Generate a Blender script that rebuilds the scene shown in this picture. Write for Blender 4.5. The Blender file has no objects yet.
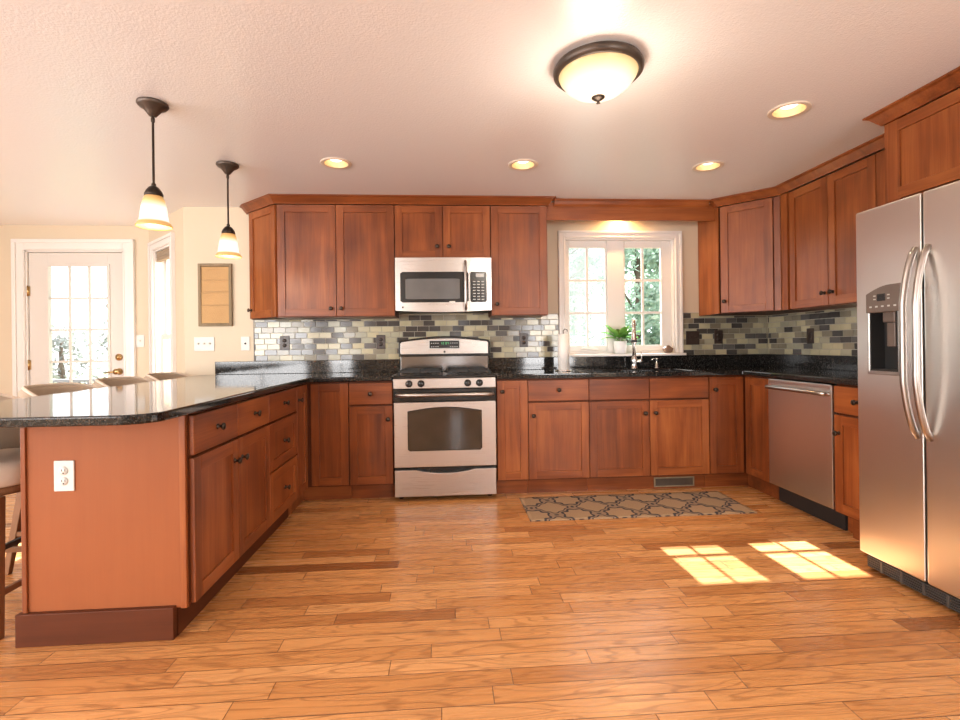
import bpy, bmesh, math, random
from mathutils import Matrix, Vector
random.seed(7)
SC = bpy.context.scene
COL = SC.collection
PI = math.pi

# ------------------------------------------------------------------ camera, world, sun, added fill lights, exposure
cam_d = bpy.data.cameras.new('camera'); cam = bpy.data.objects.new('camera', cam_d); COL.objects.link(cam)
cam_d.sensor_width = 36.0
cam_d.lens = 493.05/960*36
cam_d.shift_x = 0.0
cam_d.shift_y = -(360-345.806)/960
cam_d.clip_start = 0.05
yaw, roll = 0.0692415, -0.0125188
fw = Vector((math.sin(yaw), math.cos(yaw), 0)); rt = Vector((math.cos(yaw), -math.sin(yaw), 0)); up = Vector((0, 0, 1))
r3 = rt*math.cos(roll)+up*math.sin(roll); u3 = up*math.cos(roll)-rt*math.sin(roll)
cam.matrix_world = Matrix(((r3.x, u3.x, -fw.x, 0.392185), (r3.y, u3.y, -fw.y, -4.284995), (r3.z, u3.z, -fw.z, 1.12812), (0, 0, 0, 1)))
SC.camera = cam
SC.view_settings.view_transform = 'Standard'
SC.view_settings.look = 'None'
SC.view_settings.gamma = 1.0
SC.view_settings.use_curve_mapping = False
SC.view_settings.exposure = 0.18

world = bpy.data.worlds.new('sky'); SC.world = world; world.use_nodes = True
wn = world.node_tree.nodes; wn['Background'].inputs[0].default_value = (0.90, 0.95, 1.0, 1); wn['Background'].inputs[1].default_value = 3.2

SUN_DIR = Vector((0.04, -1.068, -1.0)).normalized()
sd = bpy.data.lights.new('sun', 'SUN'); sd.energy = 32.0; sd.angle = 0.009; sd.color = (1.0, 0.98, 0.96)
sun = bpy.data.objects.new('sun', sd); COL.objects.link(sun)
sun.rotation_mode = 'QUATERNION'; sun.rotation_quaternion = SUN_DIR.to_track_quat('-Z', 'Y')


def fill_light(name, loc, direction, sx, sy, power, color):
    d = bpy.data.lights.new(name, 'AREA'); d.shape = 'RECTANGLE'; d.size = sx; d.size_y = sy; d.energy = power; d.color = color
    o = bpy.data.objects.new(name, d); COL.objects.link(o); o.location = loc
    o.rotation_mode = 'QUATERNION'; o.rotation_quaternion = Vector(direction).to_track_quat('-Z', 'Y')
    return o


FILL_COLOR = (1.0, 0.97, 0.95)
YR = -6.6      # rear wall of the room, behind the camera
XL = -4.7      # wall beyond the breakfast corner
# added area lights for fill, set in unseen openings shaped for their light
REAR_OPEN = [(-4.5, -2.6, 0.75, 2.15), (-2.1, -1.65, 0.15, 2.15), (0.50, 0.66, 0.15, 2.15), (2.1, 3.2, 0.6, 2.15)]
LEFT_OPEN = [(-6.2, -4.4, 0.3, 2.1), (-4.0, -2.2, 0.3, 2.1)]  # side openings made up to let more light in
for (a, b, c, d) in REAR_OPEN:
    fill_light('fill_rear', ((a+b)/2, YR-0.16, (c+d)/2), (0, 1, 0.5), b-a, d-c, (52 if b-a > 0.4 else 18)*(b-a)*(d-c), FILL_COLOR)
for (a, b, c, d) in LEFT_OPEN:
    fill_light('fill_side', (XL-0.16, (a+b)/2, (c+d)/2), (1, 0, 0.25), b-a, d-c, 21*(b-a)*(d-c), FILL_COLOR)

# ------------------------------------------------------------------ dimensions
ZC = 2.32          # ceiling
XW = 3.3145        # wall at the fridge
YN = 0.6575        # door wall of the breakfast corner
BAYA = Vector((-2.438, 0.6575)); BAYB = Vector((-1.786, 0.0))
CT, CB = 0.914, 0.880
BD = -0.63         # base door face
UD = -0.325        # upper door face
UZ0, UZ1 = 1.372, 2.258
XP = -0.609        # peninsula door face


# ------------------------------------------------------------------ node helpers
def srgb(r, g, b):
    f = lambda c: (c/255/12.92) if c/255 <= 0.04045 else ((c/255+0.055)/1.055)**2.4
    return (f(r), f(g), f(b), 1.0)


def new_mat(name):
    m = bpy.data.materials.new(name); m.use_nodes = True
    nt = m.node_tree
    return m, nt, nt.nodes['Principled BSDF']


def N(nt, typ, ins=None, **props):
    n = nt.nodes.new(typ)
    for k, v in props.items():
        setattr(n, k, v)
    for k, v in (ins or {}).items():
        s = n.inputs[k]
        if isinstance(v, bpy.types.NodeSocket):
            nt.links.new(v, s)
        else:
            s.default_value = v
    return n


def M(nt, op, a, b=0.0, c=None):
    ins = {0: a, 1: b}
    if c is not None:
        ins[2] = c
    return N(nt, 'ShaderNodeMath', ins, operation=op).outputs[0]


def ramp(nt, fac, stops, interp='LINEAR'):
    n = N(nt, 'ShaderNodeValToRGB', {0: fac})
    cr = n.color_ramp; cr.interpolation = interp
    while len(cr.elements) < len(stops):
        cr.elements.new(0.5)
    for e, (p, c) in zip(cr.elements, stops):
        e.position = p; e.color = c
    return n.outputs[0]


def mixc(nt, fac, a, b, mode='MIX'):
    n = N(nt, 'ShaderNodeMix', data_type='RGBA', blend_type=mode)
    for k, v in ((0, fac), (6, a), (7, b)):
        if isinstance(v, bpy.types.NodeSocket):
            nt.links.new(v, n.inputs[k])
        else:
            n.inputs[k].default_value = v
    return n.outputs[2]


def plain(name, col, rough=0.5, metal=0.0, spec=0.5, coat=0.0, bump=None, emit=None, noise=0.0):
    m, nt, b = new_mat(name)
    b.inputs['Base Color'].default_value = col
    b.inputs['Roughness'].default_value = rough
    b.inputs['Metallic'].default_value = metal
    b.inputs['Specular IOR Level'].default_value = spec
    b.inputs['Coat Weight'].default_value = coat
    tc = N(nt, 'ShaderNodeTexCoord').outputs['Object']
    if noise:
        nz = N(nt, 'ShaderNodeTexNoise', {'Vector': tc, 'Scale': 6.0, 'Detail': 3.0}).outputs[0]
        hi = tuple(min(1, c*(1+noise)) for c in col[:3])+(1,); lo = tuple(c*(1-noise) for c in col[:3])+(1,)
        nt.links.new(ramp(nt, nz, [(0.3, lo), (0.7, hi)]), b.inputs['Base Color'])
    if bump:
        nz = N(nt, 'ShaderNodeTexNoise', {'Vector': tc, 'Scale': bump[0], 'Detail': 4.0}).outputs[0]
        bp = N(nt, 'ShaderNodeBump', {'Height': nz, 'Strength': bump[1], 'Distance': 0.01}).outputs[0]
        nt.links.new(bp, b.inputs['Normal'])
    if emit:
        b.inputs['Emission Color'].default_value = emit[0]; b.inputs['Emission Strength'].default_value = emit[1]
    return m


def cabinet_wood(name, horizontal, lo, mid, hi, rough=0.33):
    m, nt, b = new_mat(name)
    tc = N(nt, 'ShaderNodeTexCoord').outputs['Object']
    rnd = N(nt, 'ShaderNodeObjectInfo').outputs['Random']
    off = N(nt, 'ShaderNodeCombineXYZ', {0: M(nt, 'MULTIPLY', rnd, 13.0), 1: M(nt, 'MULTIPLY', rnd, 29.0), 2: M(nt, 'MULTIPLY', rnd, 7.0)}).outputs[0]
    v = N(nt, 'ShaderNodeVectorMath', {0: tc, 1: off}, operation='ADD').outputs[0]
    s = (1.3, 16, 16) if horizontal else (16, 16, 1.3)
    v1 = N(nt, 'ShaderNodeVectorMath', {0: v, 1: s}, operation='MULTIPLY').outputs[0]
    n1 = N(nt, 'ShaderNodeTexNoise', {'Vector': v1, 'Scale': 1.0, 'Detail': 5.0, 'Distortion': 0.6}).outputs[0]
    s2 = (4, 160, 160) if horizontal else (160, 160, 4)
    v2 = N(nt, 'ShaderNodeVectorMath', {0: v, 1: s2}, operation='MULTIPLY').outputs[0]
    n2 = N(nt, 'ShaderNodeTexNoise', {'Vector': v2, 'Scale': 1.0, 'Detail': 2.0}).outputs[0]
    n3 = N(nt, 'ShaderNodeTexNoise', {'Vector': v, 'Scale': 3.5, 'Detail': 2.0}).outputs[0]
    f = M(nt, 'ADD', M(nt, 'MULTIPLY', n1, 0.52), M(nt, 'ADD', M(nt, 'MULTIPLY', n2, 0.18), M(nt, 'MULTIPLY', n3, 0.30)))
    f = M(nt, 'ADD', f, M(nt, 'MULTIPLY', M(nt, 'SUBTRACT', rnd, 0.5), 0.14))
    c = ramp(nt, f, [(0.30, lo), (0.5, mid), (0.70, hi)])
    nt.links.new(c, b.inputs['Base Color'])
    b.inputs['Roughness'].default_value = rough
    b.inputs['Specular IOR Level'].default_value = 0.32 if rough < 0.44 else 0.2
    bp = N(nt, 'ShaderNodeBump', {'Height': n2, 'Strength': 0.04, 'Distance': 0.002}).outputs[0]
    nt.links.new(bp, b.inputs['Normal'])
    return m


WLO, WMID, WHI = (0.115, 0.028, 0.008, 1), (0.232, 0.061, 0.016, 1), (0.37, 0.115, 0.031, 1)
MW_V = cabinet_wood('cherry_wood_upright', False, WLO, WMID, WHI)
MW_H = cabinet_wood('cherry_wood_level', True, WLO, WMID, WHI)
MW_PANEL = cabinet_wood('cherry_end_panel', False, (0.275, 0.082, 0.028, 1), (0.295, 0.090, 0.031, 1), (0.315, 0.098, 0.034, 1), 0.5)
MW_DARK = cabinet_wood('dark_cherry', True, (0.065, 0.016, 0.005, 1), (0.088, 0.022, 0.007, 1), (0.11, 0.029, 0.010, 1), 0.55)
M_BOX = cabinet_wood('cabinet_box', False, (0.07, 0.018, 0.006, 1), (0.10, 0.026, 0.009, 1), (0.13, 0.036, 0.013, 1), 0.5)


def floor_material():
    m, nt, b = new_mat('oak_floor')
    tc = N(nt, 'ShaderNodeTexCoord').outputs['Object']
    sep = N(nt, 'ShaderNodeSeparateXYZ', {0: tc}); x, y = sep.outputs[0], sep.outputs[1]
    PW = 0.083
    ys = M(nt, 'DIVIDE', y, PW); row = M(nt, 'FLOOR', ys)
    w1 = N(nt, 'ShaderNodeTexWhiteNoise', {'W': row}, noise_dimensions='1D').outputs[0]
    w2 = N(nt, 'ShaderNodeTexWhiteNoise', {'W': M(nt, 'ADD', row, 57.3)}, noise_dimensions='1D').outputs[0]
    ln = M(nt, 'ADD', M(nt, 'MULTIPLY', w2, 0.75), 0.45)
    xs = M(nt, 'ADD', M(nt, 'DIVIDE', x, ln), M(nt, 'MULTIPLY', w1, 17.0)); cl = M(nt, 'FLOOR', xs)
    idv = N(nt, 'ShaderNodeCombineXYZ', {0: row, 1: cl}).outputs[0]
    wid = N(nt, 'ShaderNodeTexWhiteNoise', {'Vector': idv}, noise_dimensions='2D')
    tone = wid.outputs[0]
    fx = M(nt, 'MULTIPLY', M(nt, 'FRACT', xs), ln); fy = M(nt, 'MULTIPLY', M(nt, 'FRACT', ys), PW)
    dx = M(nt, 'MINIMUM', fx, M(nt, 'SUBTRACT', ln, fx)); dy = M(nt, 'MINIMUM', fy, M(nt, 'SUBTRACT', PW, fy))
    dist = M(nt, 'MINIMUM', dx, dy)
    gap = N(nt, 'ShaderNodeMapRange', {0: dist, 1: 0.0007, 2: 0.0022, 3: 0.0, 4: 1.0}).outputs[0]
    base = ramp(nt, tone, [(0.0, (0.26, 0.095, 0.030, 1)), (0.05, (0.42, 0.17, 0.055, 1)), (0.18, (0.56, 0.25, 0.083, 1)),
                           (0.6, (0.63, 0.295, 0.105, 1)), (1.0, (0.72, 0.37, 0.150, 1))])
    toff = M(nt, 'MULTIPLY', tone, 91.0)
    gv = N(nt, 'ShaderNodeCombineXYZ', {0: M(nt, 'ADD', M(nt, 'MULTIPLY', x, 2.2), toff), 1: M(nt, 'MULTIPLY', y, 55.0), 2: toff}).outputs[0]
    g1 = N(nt, 'ShaderNodeTexNoise', {'Vector': gv, 'Scale': 1.0, 'Detail': 5.0, 'Distortion': 0.3}).outputs[0]
    cv = N(nt, 'ShaderNodeCombineXYZ', {0: M(nt, 'ADD', M(nt, 'MULTIPLY', x, 1.6), toff), 1: M(nt, 'MULTIPLY', y, 11.0), 2: toff}).outputs[0]
    c1 = N(nt, 'ShaderNodeTexNoise', {'Vector': cv, 'Scale': 1.0, 'Detail': 1.5}).outputs[0]
    lines = M(nt, 'SINE', M(nt, 'MULTIPLY', c1, 75.0))
    lines = N(nt, 'ShaderNodeMapRange', {0: lines, 1: 0.55, 2: 1.0, 3: 0.0, 4: 1.0}).outputs[0]
    shade = ramp(nt, g1, [(0.22, (0.50, 0.42, 0.36, 1)), (0.40, (0.93, 0.91, 0.89, 1)), (0.75, (1.10, 1.10, 1.08, 1))])
    col = mixc(nt, 1.0, base, shade, 'MULTIPLY')
    col = mixc(nt, M(nt, 'MULTIPLY', lines, 0.45), col, (0.22, 0.075, 0.022, 1))
    # a few knots and mineral streaks
    kv = N(nt, 'ShaderNodeCombineXYZ', {0: M(nt, 'MULTIPLY', x, 2.0), 1: M(nt, 'MULTIPLY', y, 9.0), 2: 3.0}).outputs[0]
    kn = N(nt, 'ShaderNodeTexNoise', {'Vector': kv, 'Scale': 1.3, 'Detail': 3.0}).outputs[0]
    kf = N(nt, 'ShaderNodeMapRange', {0: kn, 1: 0.68, 2: 0.80, 3: 0.0, 4: 0.65}).outputs[0]
    col = mixc(nt, kf, col, (0.16, 0.055, 0.02, 1))
    gapc = mixc(nt, gap, (0.10, 0.035, 0.012, 1), col)
    nt.links.new(gapc, b.inputs['Base Color'])
    rg = N(nt, 'ShaderNodeMapRange', {0: g1, 1: 0.2, 2: 0.8, 3: 0.32, 4: 0.22}).outputs[0]
    nt.links.new(rg, b.inputs['Roughness'])
    b.inputs['Specular IOR Level'].default_value = 0.75
    h = M(nt, 'ADD', M(nt, 'MULTIPLY', gap, 1.0), M(nt, 'MULTIPLY', g1, 0.25))
    bp = N(nt, 'ShaderNodeBump', {'Height': h, 'Strength': 0.25, 'Distance': 0.0015}).outputs[0]
    nt.links.new(bp, b.inputs['Normal'])
    return m


def granite_material():
    m, nt, b = new_mat('black_granite')
    tc = N(nt, 'ShaderNodeTexCoord').outputs['Object']
    v = N(nt, 'ShaderNodeTexVoronoi', {'Vector': tc, 'Scale': 190.0}).outputs['Color']
    s = N(nt, 'ShaderNodeSeparateColor', {0: v}).outputs[0]
    n = N(nt, 'ShaderNodeTexNoise', {'Vector': tc, 'Scale': 40.0, 'Detail': 4.0}).outputs[0]
    f = M(nt, 'ADD', M(nt, 'MULTIPLY', s, 0.6), M(nt, 'MULTIPLY', n, 0.4))
    c = ramp(nt, f, [(0.35, (0.008, 0.008, 0.008, 1)), (0.62, (0.018, 0.017, 0.016, 1)), (0.76, (0.034, 0.031, 0.028, 1)), (0.84, (0.075, 0.066, 0.057, 1))])
    nt.links.new(c, b.inputs['Base Color'])
    b.inputs['Roughness'].default_value = 0.07
    b.inputs['Specular IOR Level'].default_value = 0.5
    return m


def steel_material(name, col, rough, along='z'):
    m, nt, b = new_mat(name)
    tc = N(nt, 'ShaderNodeTexCoord').outputs['Object']
    s = {'z': (180, 180, 1.5), 'x': (3, 3, 700)}[along]
    v = N(nt, 'ShaderNodeVectorMath', {0: tc, 1: s}, operation='MULTIPLY').outputs[0]
    n = N(nt, 'ShaderNodeTexNoise', {'Vector': v, 'Scale': 1.0, 'Detail': 2.0}).outputs[0]
    nt.links.new(N(nt, 'ShaderNodeMapRange', {0: n, 1: 0.2, 2: 0.8, 3: rough-0.012, 4: rough+0.015}).outputs[0], b.inputs['Roughness'])
    b.inputs['Base Color'].default_value = col; b.inputs['Metallic'].default_value = 1.0
    return m


def glass_material(name, tint=(1, 1, 1, 1), refl=0.06, haze=0.0):
    m = bpy.data.materials.new(name); m.use_nodes = True; nt = m.node_tree; nt.nodes.clear()
    t = N(nt, 'ShaderNodeBsdfTransparent', {0: tint}).outputs[0]
    g = N(nt, 'ShaderNodeBsdfGlossy', {0: (1, 1, 1, 1), 'Roughness': 0.02}).outputs[0]
    o = N(nt, 'ShaderNodeMixShader', {0: refl, 1: t, 2: g}).outputs[0]
    if haze:
        d = N(nt, 'ShaderNodeBsdfTranslucent', {0: (0.25, 0.28, 0.28, 1)}).outputs[0]
        o = N(nt, 'ShaderNodeMixShader', {0: haze, 1: o, 2: d}).outputs[0]
    N(nt, 'ShaderNodeOutputMaterial', {0: o})
    return m


def ceiling_material():
    m, nt, b = new_mat('ceiling_texture')
    b.inputs['Base Color'].default_value = (0.83, 0.82, 0.83, 1)
    b.inputs['Roughness'].default_value = 0.26; b.inputs['Specular IOR Level'].default_value = 0.7
    tc = N(nt, 'ShaderNodeTexCoord').outputs['Object']
    n = N(nt, 'ShaderNodeTexNoise', {'Vector': tc, 'Scale': 120.0, 'Detail': 5.0, 'Roughness': 0.6}).outputs[0]
    n2 = N(nt, 'ShaderNodeTexVoronoi', {'Vector': tc, 'Scale': 95.0}).outputs[0]
    h = M(nt, 'ADD', n, M(nt, 'MULTIPLY', n2, 0.5))
    nt.links.new(N(nt, 'ShaderNodeBump', {'Height': h, 'Strength': 0.22, 'Distance': 0.005}).outputs[0], b.inputs['Normal'])
    return m


def rug_material():
    m, nt, b = new_mat('trellis_rug')
    tc = N(nt, 'ShaderNodeTexCoord').outputs['Object']
    sep = N(nt, 'ShaderNodeSeparateXYZ', {0: tc})
    u = M(nt, 'MULTIPLY', sep.outputs[0], 2*PI/0.285); v = M(nt, 'MULTIPLY', sep.outputs[1], 2*PI/0.30)
    f = M(nt, 'ADD', M(nt, 'COSINE', u), M(nt, 'COSINE', v))
    k = M(nt, 'MULTIPLY', M(nt, 'COSINE', M(nt, 'MULTIPLY', u, 3.0)), M(nt, 'COSINE', M(nt, 'MULTIPLY', v, 3.0)))
    f = M(nt, 'ADD', f, M(nt, 'MULTIPLY', k, 0.32))
    a = M(nt, 'ABSOLUTE', f)
    d = M(nt, 'ABSOLUTE', M(nt, 'SUBTRACT', a, 0.38))
    ln = N(nt, 'ShaderNodeMapRange', {0: d, 1: 0.14, 2: 0.21, 3: 1.0, 4: 0.0}).outputs[0]
    inner = N(nt, 'ShaderNodeMapRange', {0: a, 1: 0.16, 2: 0.22, 3: 1.0, 4: 0.0}).outputs[0]
    n = N(nt, 'ShaderNodeTexNoise', {'Vector': tc, 'Scale': 300.0, 'Detail': 2.0}).outputs[0]
    beige = ramp(nt, n, [(0.3, (0.30, 0.185, 0.10, 1)), (0.7, (0.44, 0.30, 0.18, 1))])
    c = mixc(nt, M(nt, 'MULTIPLY', inner, 0.45), beige, (0.16, 0.12, 0.10, 1))
    c = mixc(nt, ln, c, (0.035, 0.03, 0.035, 1))
    nt.links.new(c, b.inputs['Base Color']); b.inputs['Roughness'].default_value = 0.95
    nt.links.new(N(nt, 'ShaderNodeBump', {'Height': n, 'Strength': 0.5, 'Distance': 0.002}).outputs[0], b.inputs['Normal'])
    return m


def shade_material(name, zlo, zhi, strength, rim=True):
    """lit frosted glass: bright where the bulb sits, amber towards neck and rim"""
    m, nt, b = new_mat(name)
    tc = N(nt, 'ShaderNodeTexCoord').outputs['Object']
    z = N(nt, 'ShaderNodeSeparateXYZ', {0: tc}).outputs[2]
    f = N(nt, 'ShaderNodeMapRange', {0: z, 1: zlo, 2: zhi, 3: 0.0, 4: 1.0}).outputs[0]
    if rim:
        c = ramp(nt, f, [(0.0, (1.0, 0.55, 0.16, 1)), (0.13, (0.95, 0.50, 0.13, 1)), (0.20, (1.0, 0.96, 0.88, 1)), (0.66, (1.0, 0.95, 0.85, 1)), (0.86, (1.0, 0.62, 0.20, 1)), (1.0, (0.75, 0.33, 0.07, 1))])
        s = ramp(nt, f, [(0.0, (0.55,)*3+(1,)), (0.13, (0.5,)*3+(1,)), (0.20, (1,)*3+(1,)), (0.66, (1,)*3+(1,)), (1.0, (0.45,)*3+(1,))])
    else:
        c = ramp(nt, f, [(0.0, (1.0, 0.94, 0.84, 1)), (0.45, (1.0, 0.92, 0.78, 1)), (0.75, (1.0, 0.76, 0.40, 1)), (1.0, (1.0, 0.60, 0.22, 1))])
        s = ramp(nt, f, [(0.0, (0.8,)*3+(1,)), (0.4, (0.95,)*3+(1,)), (0.75, (0.75,)*3+(1,)), (1.0, (0.5,)*3+(1,))])
    b.inputs['Base Color'].default_value = (0.35, 0.22, 0.10, 1)
    b.inputs['Roughness'].default_value = 0.25
    nt.links.new(c, b.inputs['Emission Color'])
    nt.links.new(M(nt, 'MULTIPLY', s, strength), b.inputs['Emission Strength'])
    return m


def leaf_material(name, lo, hi, trans=0.5):
    m = bpy.data.materials.new(name); m.use_nodes = True; nt = m.node_tree; nt.nodes.clear()
    g = N(nt, 'ShaderNodeTexCoord').outputs['Object']
    n = N(nt, 'ShaderNodeTexNoise', {'Vector': g, 'Scale': 9.0, 'Detail': 2.0}).outputs[0]
    c = ramp(nt, n, [(0.35, lo), (0.65, hi)])
    d = N(nt, 'ShaderNodeBsdfDiffuse', {0: c}).outputs[0]; t = N(nt, 'ShaderNodeBsdfTranslucent', {0: c}).outputs[0]
    mx = N(nt, 'ShaderNodeMixShader', {0: trans, 1: d, 2: t}).outputs[0]
    gl = N(nt, 'ShaderNodeBsdfGlossy', {0: (1, 1, 1, 1), 'Roughness': 0.3}).outputs[0]
    mx = N(nt, 'ShaderNodeMixShader', {0: 0.06, 1: mx, 2: gl}).outputs[0]
    N(nt, 'ShaderNodeOutputMaterial', {0: mx})
    return m


M_FLOOR = floor_material(); M_GRAN = granite_material(); M_CEIL = ceiling_material(); M_RUG = rug_material()
M_WALL = plain('beige_wall_paint', (0.63, 0.525, 0.385, 1), 0.55, bump=(90, 0.06))
M_WHITE = plain('white_trim_paint', (0.73, 0.69, 0.65, 1), 0.35)
M_DOORW = plain('white_door_paint', (0.62, 0.575, 0.525, 1), 0.4)
M_STEEL = steel_material('brushed_steel', (0.54, 0.51, 0.485, 1), 0.28, 'x')
M_STEELREFL = steel_material('steel_dark_reflection', (0.24, 0.23, 0.225, 1), 0.16, 'x')  # dark tone paints the black cooktop's reflection into the steel
M_STEELV = steel_material('brushed_steel_upright', (0.76, 0.735, 0.70, 1), 0.30, 'x')
M_CHROME = plain('polished_nickel', (0.74, 0.70, 0.66, 1), 0.22, 1.0, noise=0.05)
M_HANDLE = plain('satin_handle_steel', (0.42, 0.39, 0.365, 1), 0.30, 1.0, noise=0.05)
M_BLACK = plain('black_enamel', (0.012, 0.012, 0.012, 1), 0.2, noise=0.2)
M_BLACKM = plain('black_plastic', (0.02, 0.02, 0.02, 1), 0.5, noise=0.2)
M_IRON = plain('cast_iron', (0.025, 0.025, 0.025, 1), 0.6, bump=(200, 0.2))
M_BRONZE = plain('oil_rubbed_bronze', (0.045, 0.032, 0.024, 1), 0.35, 0.7, noise=0.3)
M_BRONZEL = plain('aged_bronze', (0.075, 0.055, 0.043, 1), 0.4, 0.5, noise=0.25)
M_BRASS = plain('aged_brass', (0.50, 0.34, 0.16, 1), 0.25, 1.0, noise=0.1)
M_OVGLASS = plain('dark_oven_glass', (0.035, 0.03, 0.024, 1), 0.05, spec=0.8, noise=0.2)
M_MWGLASS = plain('microwave_window', (0.12, 0.12, 0.12, 1), 0.12, spec=0.6, noise=0.1)
M_GREY = plain('dark_grey_plastic', (0.07, 0.065, 0.06, 1), 0.35, noise=0.1)
M_TAUPEPL = plain('taupe_plastic', (0.16, 0.125, 0.105, 1), 0.35, 0.3, noise=0.1)
M_MARK = plain('printed_light_marks', (0.55, 0.55, 0.53, 1), 0.5)
M_LCD = plain('green_display_digits', (0.02, 0.1, 0.03, 1), 0.4, emit=((0.15, 0.8, 0.3, 1), 0.6))
M_GLASS = glass_material('window_glass', refl=0.05)
M_SCREEN = glass_material('insect_screen', (0.88, 0.90, 0.90, 1), 0.0, 0.16)
M_PLATE = plain('white_plate_plastic', (0.66, 0.63, 0.58, 1), 0.35)
M_BROWNPL = plain('brown_plate_plastic', (0.045, 0.028, 0.022, 1), 0.35, noise=0.1)
M_SLOT = plain('slot_dark', (0.02, 0.018, 0.016, 1), 0.6)
M_GROUT = plain('grout', (0.40, 0.37, 0.31, 1), 0.8, bump=(300, 0.2))
M_TILES = [plain('charcoal_glass_tile', (0.062, 0.056, 0.052, 1), 0.12, spec=0.45, noise=0.25),
           plain('cream_stone_tile', (0.47, 0.42, 0.27, 1), 0.16, spec=0.45, noise=0.15),
           plain('olive_grey_tile', (0.235, 0.205, 0.145, 1), 0.15, spec=0.45, noise=0.2),
           plain('pale_sage_tile', (0.36, 0.34, 0.245, 1), 0.15, spec=0.45, noise=0.15),
           plain('slate_tile', (0.105, 0.098, 0.092, 1), 0.14, spec=0.45, noise=0.2)]
M_UPH = plain('taupe_upholstery', (0.40, 0.315, 0.235, 1), 0.85, bump=(250, 0.2), noise=0.08)
M_UPHC = plain('cream_upholstery', (0.62, 0.52, 0.42, 1), 0.85, bump=(250, 0.2), noise=0.06)
M_STOOLW = cabinet_wood('stool_wood', False, (0.14, 0.06, 0.025, 1), (0.2, 0.09, 0.04, 1), (0.26, 0.12, 0.055, 1), 0.45)
M_TOWEL = plain('paper_towel', (0.82, 0.79, 0.75, 1), 0.9, bump=(120, 0.3))
M_POT = plain('white_ceramic', (0.80, 0.78, 0.76, 1), 0.3)
M_SOIL = plain('soil', (0.03, 0.02, 0.014, 1), 0.95, bump=(80, 0.8))
M_LEAF = leaf_material('house_plant_leaf', (0.09, 0.28, 0.04, 1), (0.26, 0.52, 0.14, 1), 0.35)
M_FRAMEW = cabinet_wood('weathered_frame_wood', False, (0.16, 0.12, 0.075, 1), (0.24, 0.18, 0.11, 1), (0.3, 0.23, 0.15, 1), 0.7)
M_TAN = plain('tan_fabric_panel', (0.50, 0.305, 0.135, 1), 0.85, bump=(150, 0.25), noise=0.06)
M_BULB = plain('lit_bulb', (1, 1, 1, 1), 0.4, emit=((1.0, 0.93, 0.80, 1), 2.2))
M_CAN = plain('recessed_reflector', (0.85, 0.62, 0.34, 1), 0.3, 0.3)
M_CANTRIM = plain('recessed_trim', (0.74, 0.62, 0.50, 1), 0.35)
M_SHADE = shade_material('pendant_glass', -0.600, -0.455, 0.95)
M_DOME = shade_material('dome_glass', -0.155, -0.035, 1.0, rim=False)
M_STONE = plain('brown_stone', (0.22, 0.13, 0.085, 1), 0.6, bump=(60, 0.6), noise=0.4)
M_BARK = plain('bark', (0.10, 0.075, 0.055, 1), 0.9, bump=(30, 0.6), noise=0.3)
M_TREE = leaf_material('tree_leaf', (0.24, 0.36, 0.27, 1), (0.46, 0.58, 0.48, 1), 0.6)
M_TREEP = leaf_material('pale_tree_leaf', (0.16, 0.18, 0.17, 1), (0.26, 0.28, 0.27, 1), 0.4)
M_LAWN = plain('lawn', (0.16, 0.20, 0.10, 1), 0.95, bump=(40, 0.6), noise=0.3)
M_RAIL = plain('deck_rail_paint', (0.22, 0.22, 0.22, 1), 0.6)
M_BLIND = plain('tan_blind', (0.34, 0.26, 0.18, 1), 0.8, bump=(120, 0.3))
M_SINK = plain('sink_steel', (0.62, 0.63, 0.65, 1), 0.3, 1.0, noise=0.05)
M_VENTG = plain('bronze_vent', (0.10, 0.075, 0.055, 1), 0.5, 0.4, noise=0.2)


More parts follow.
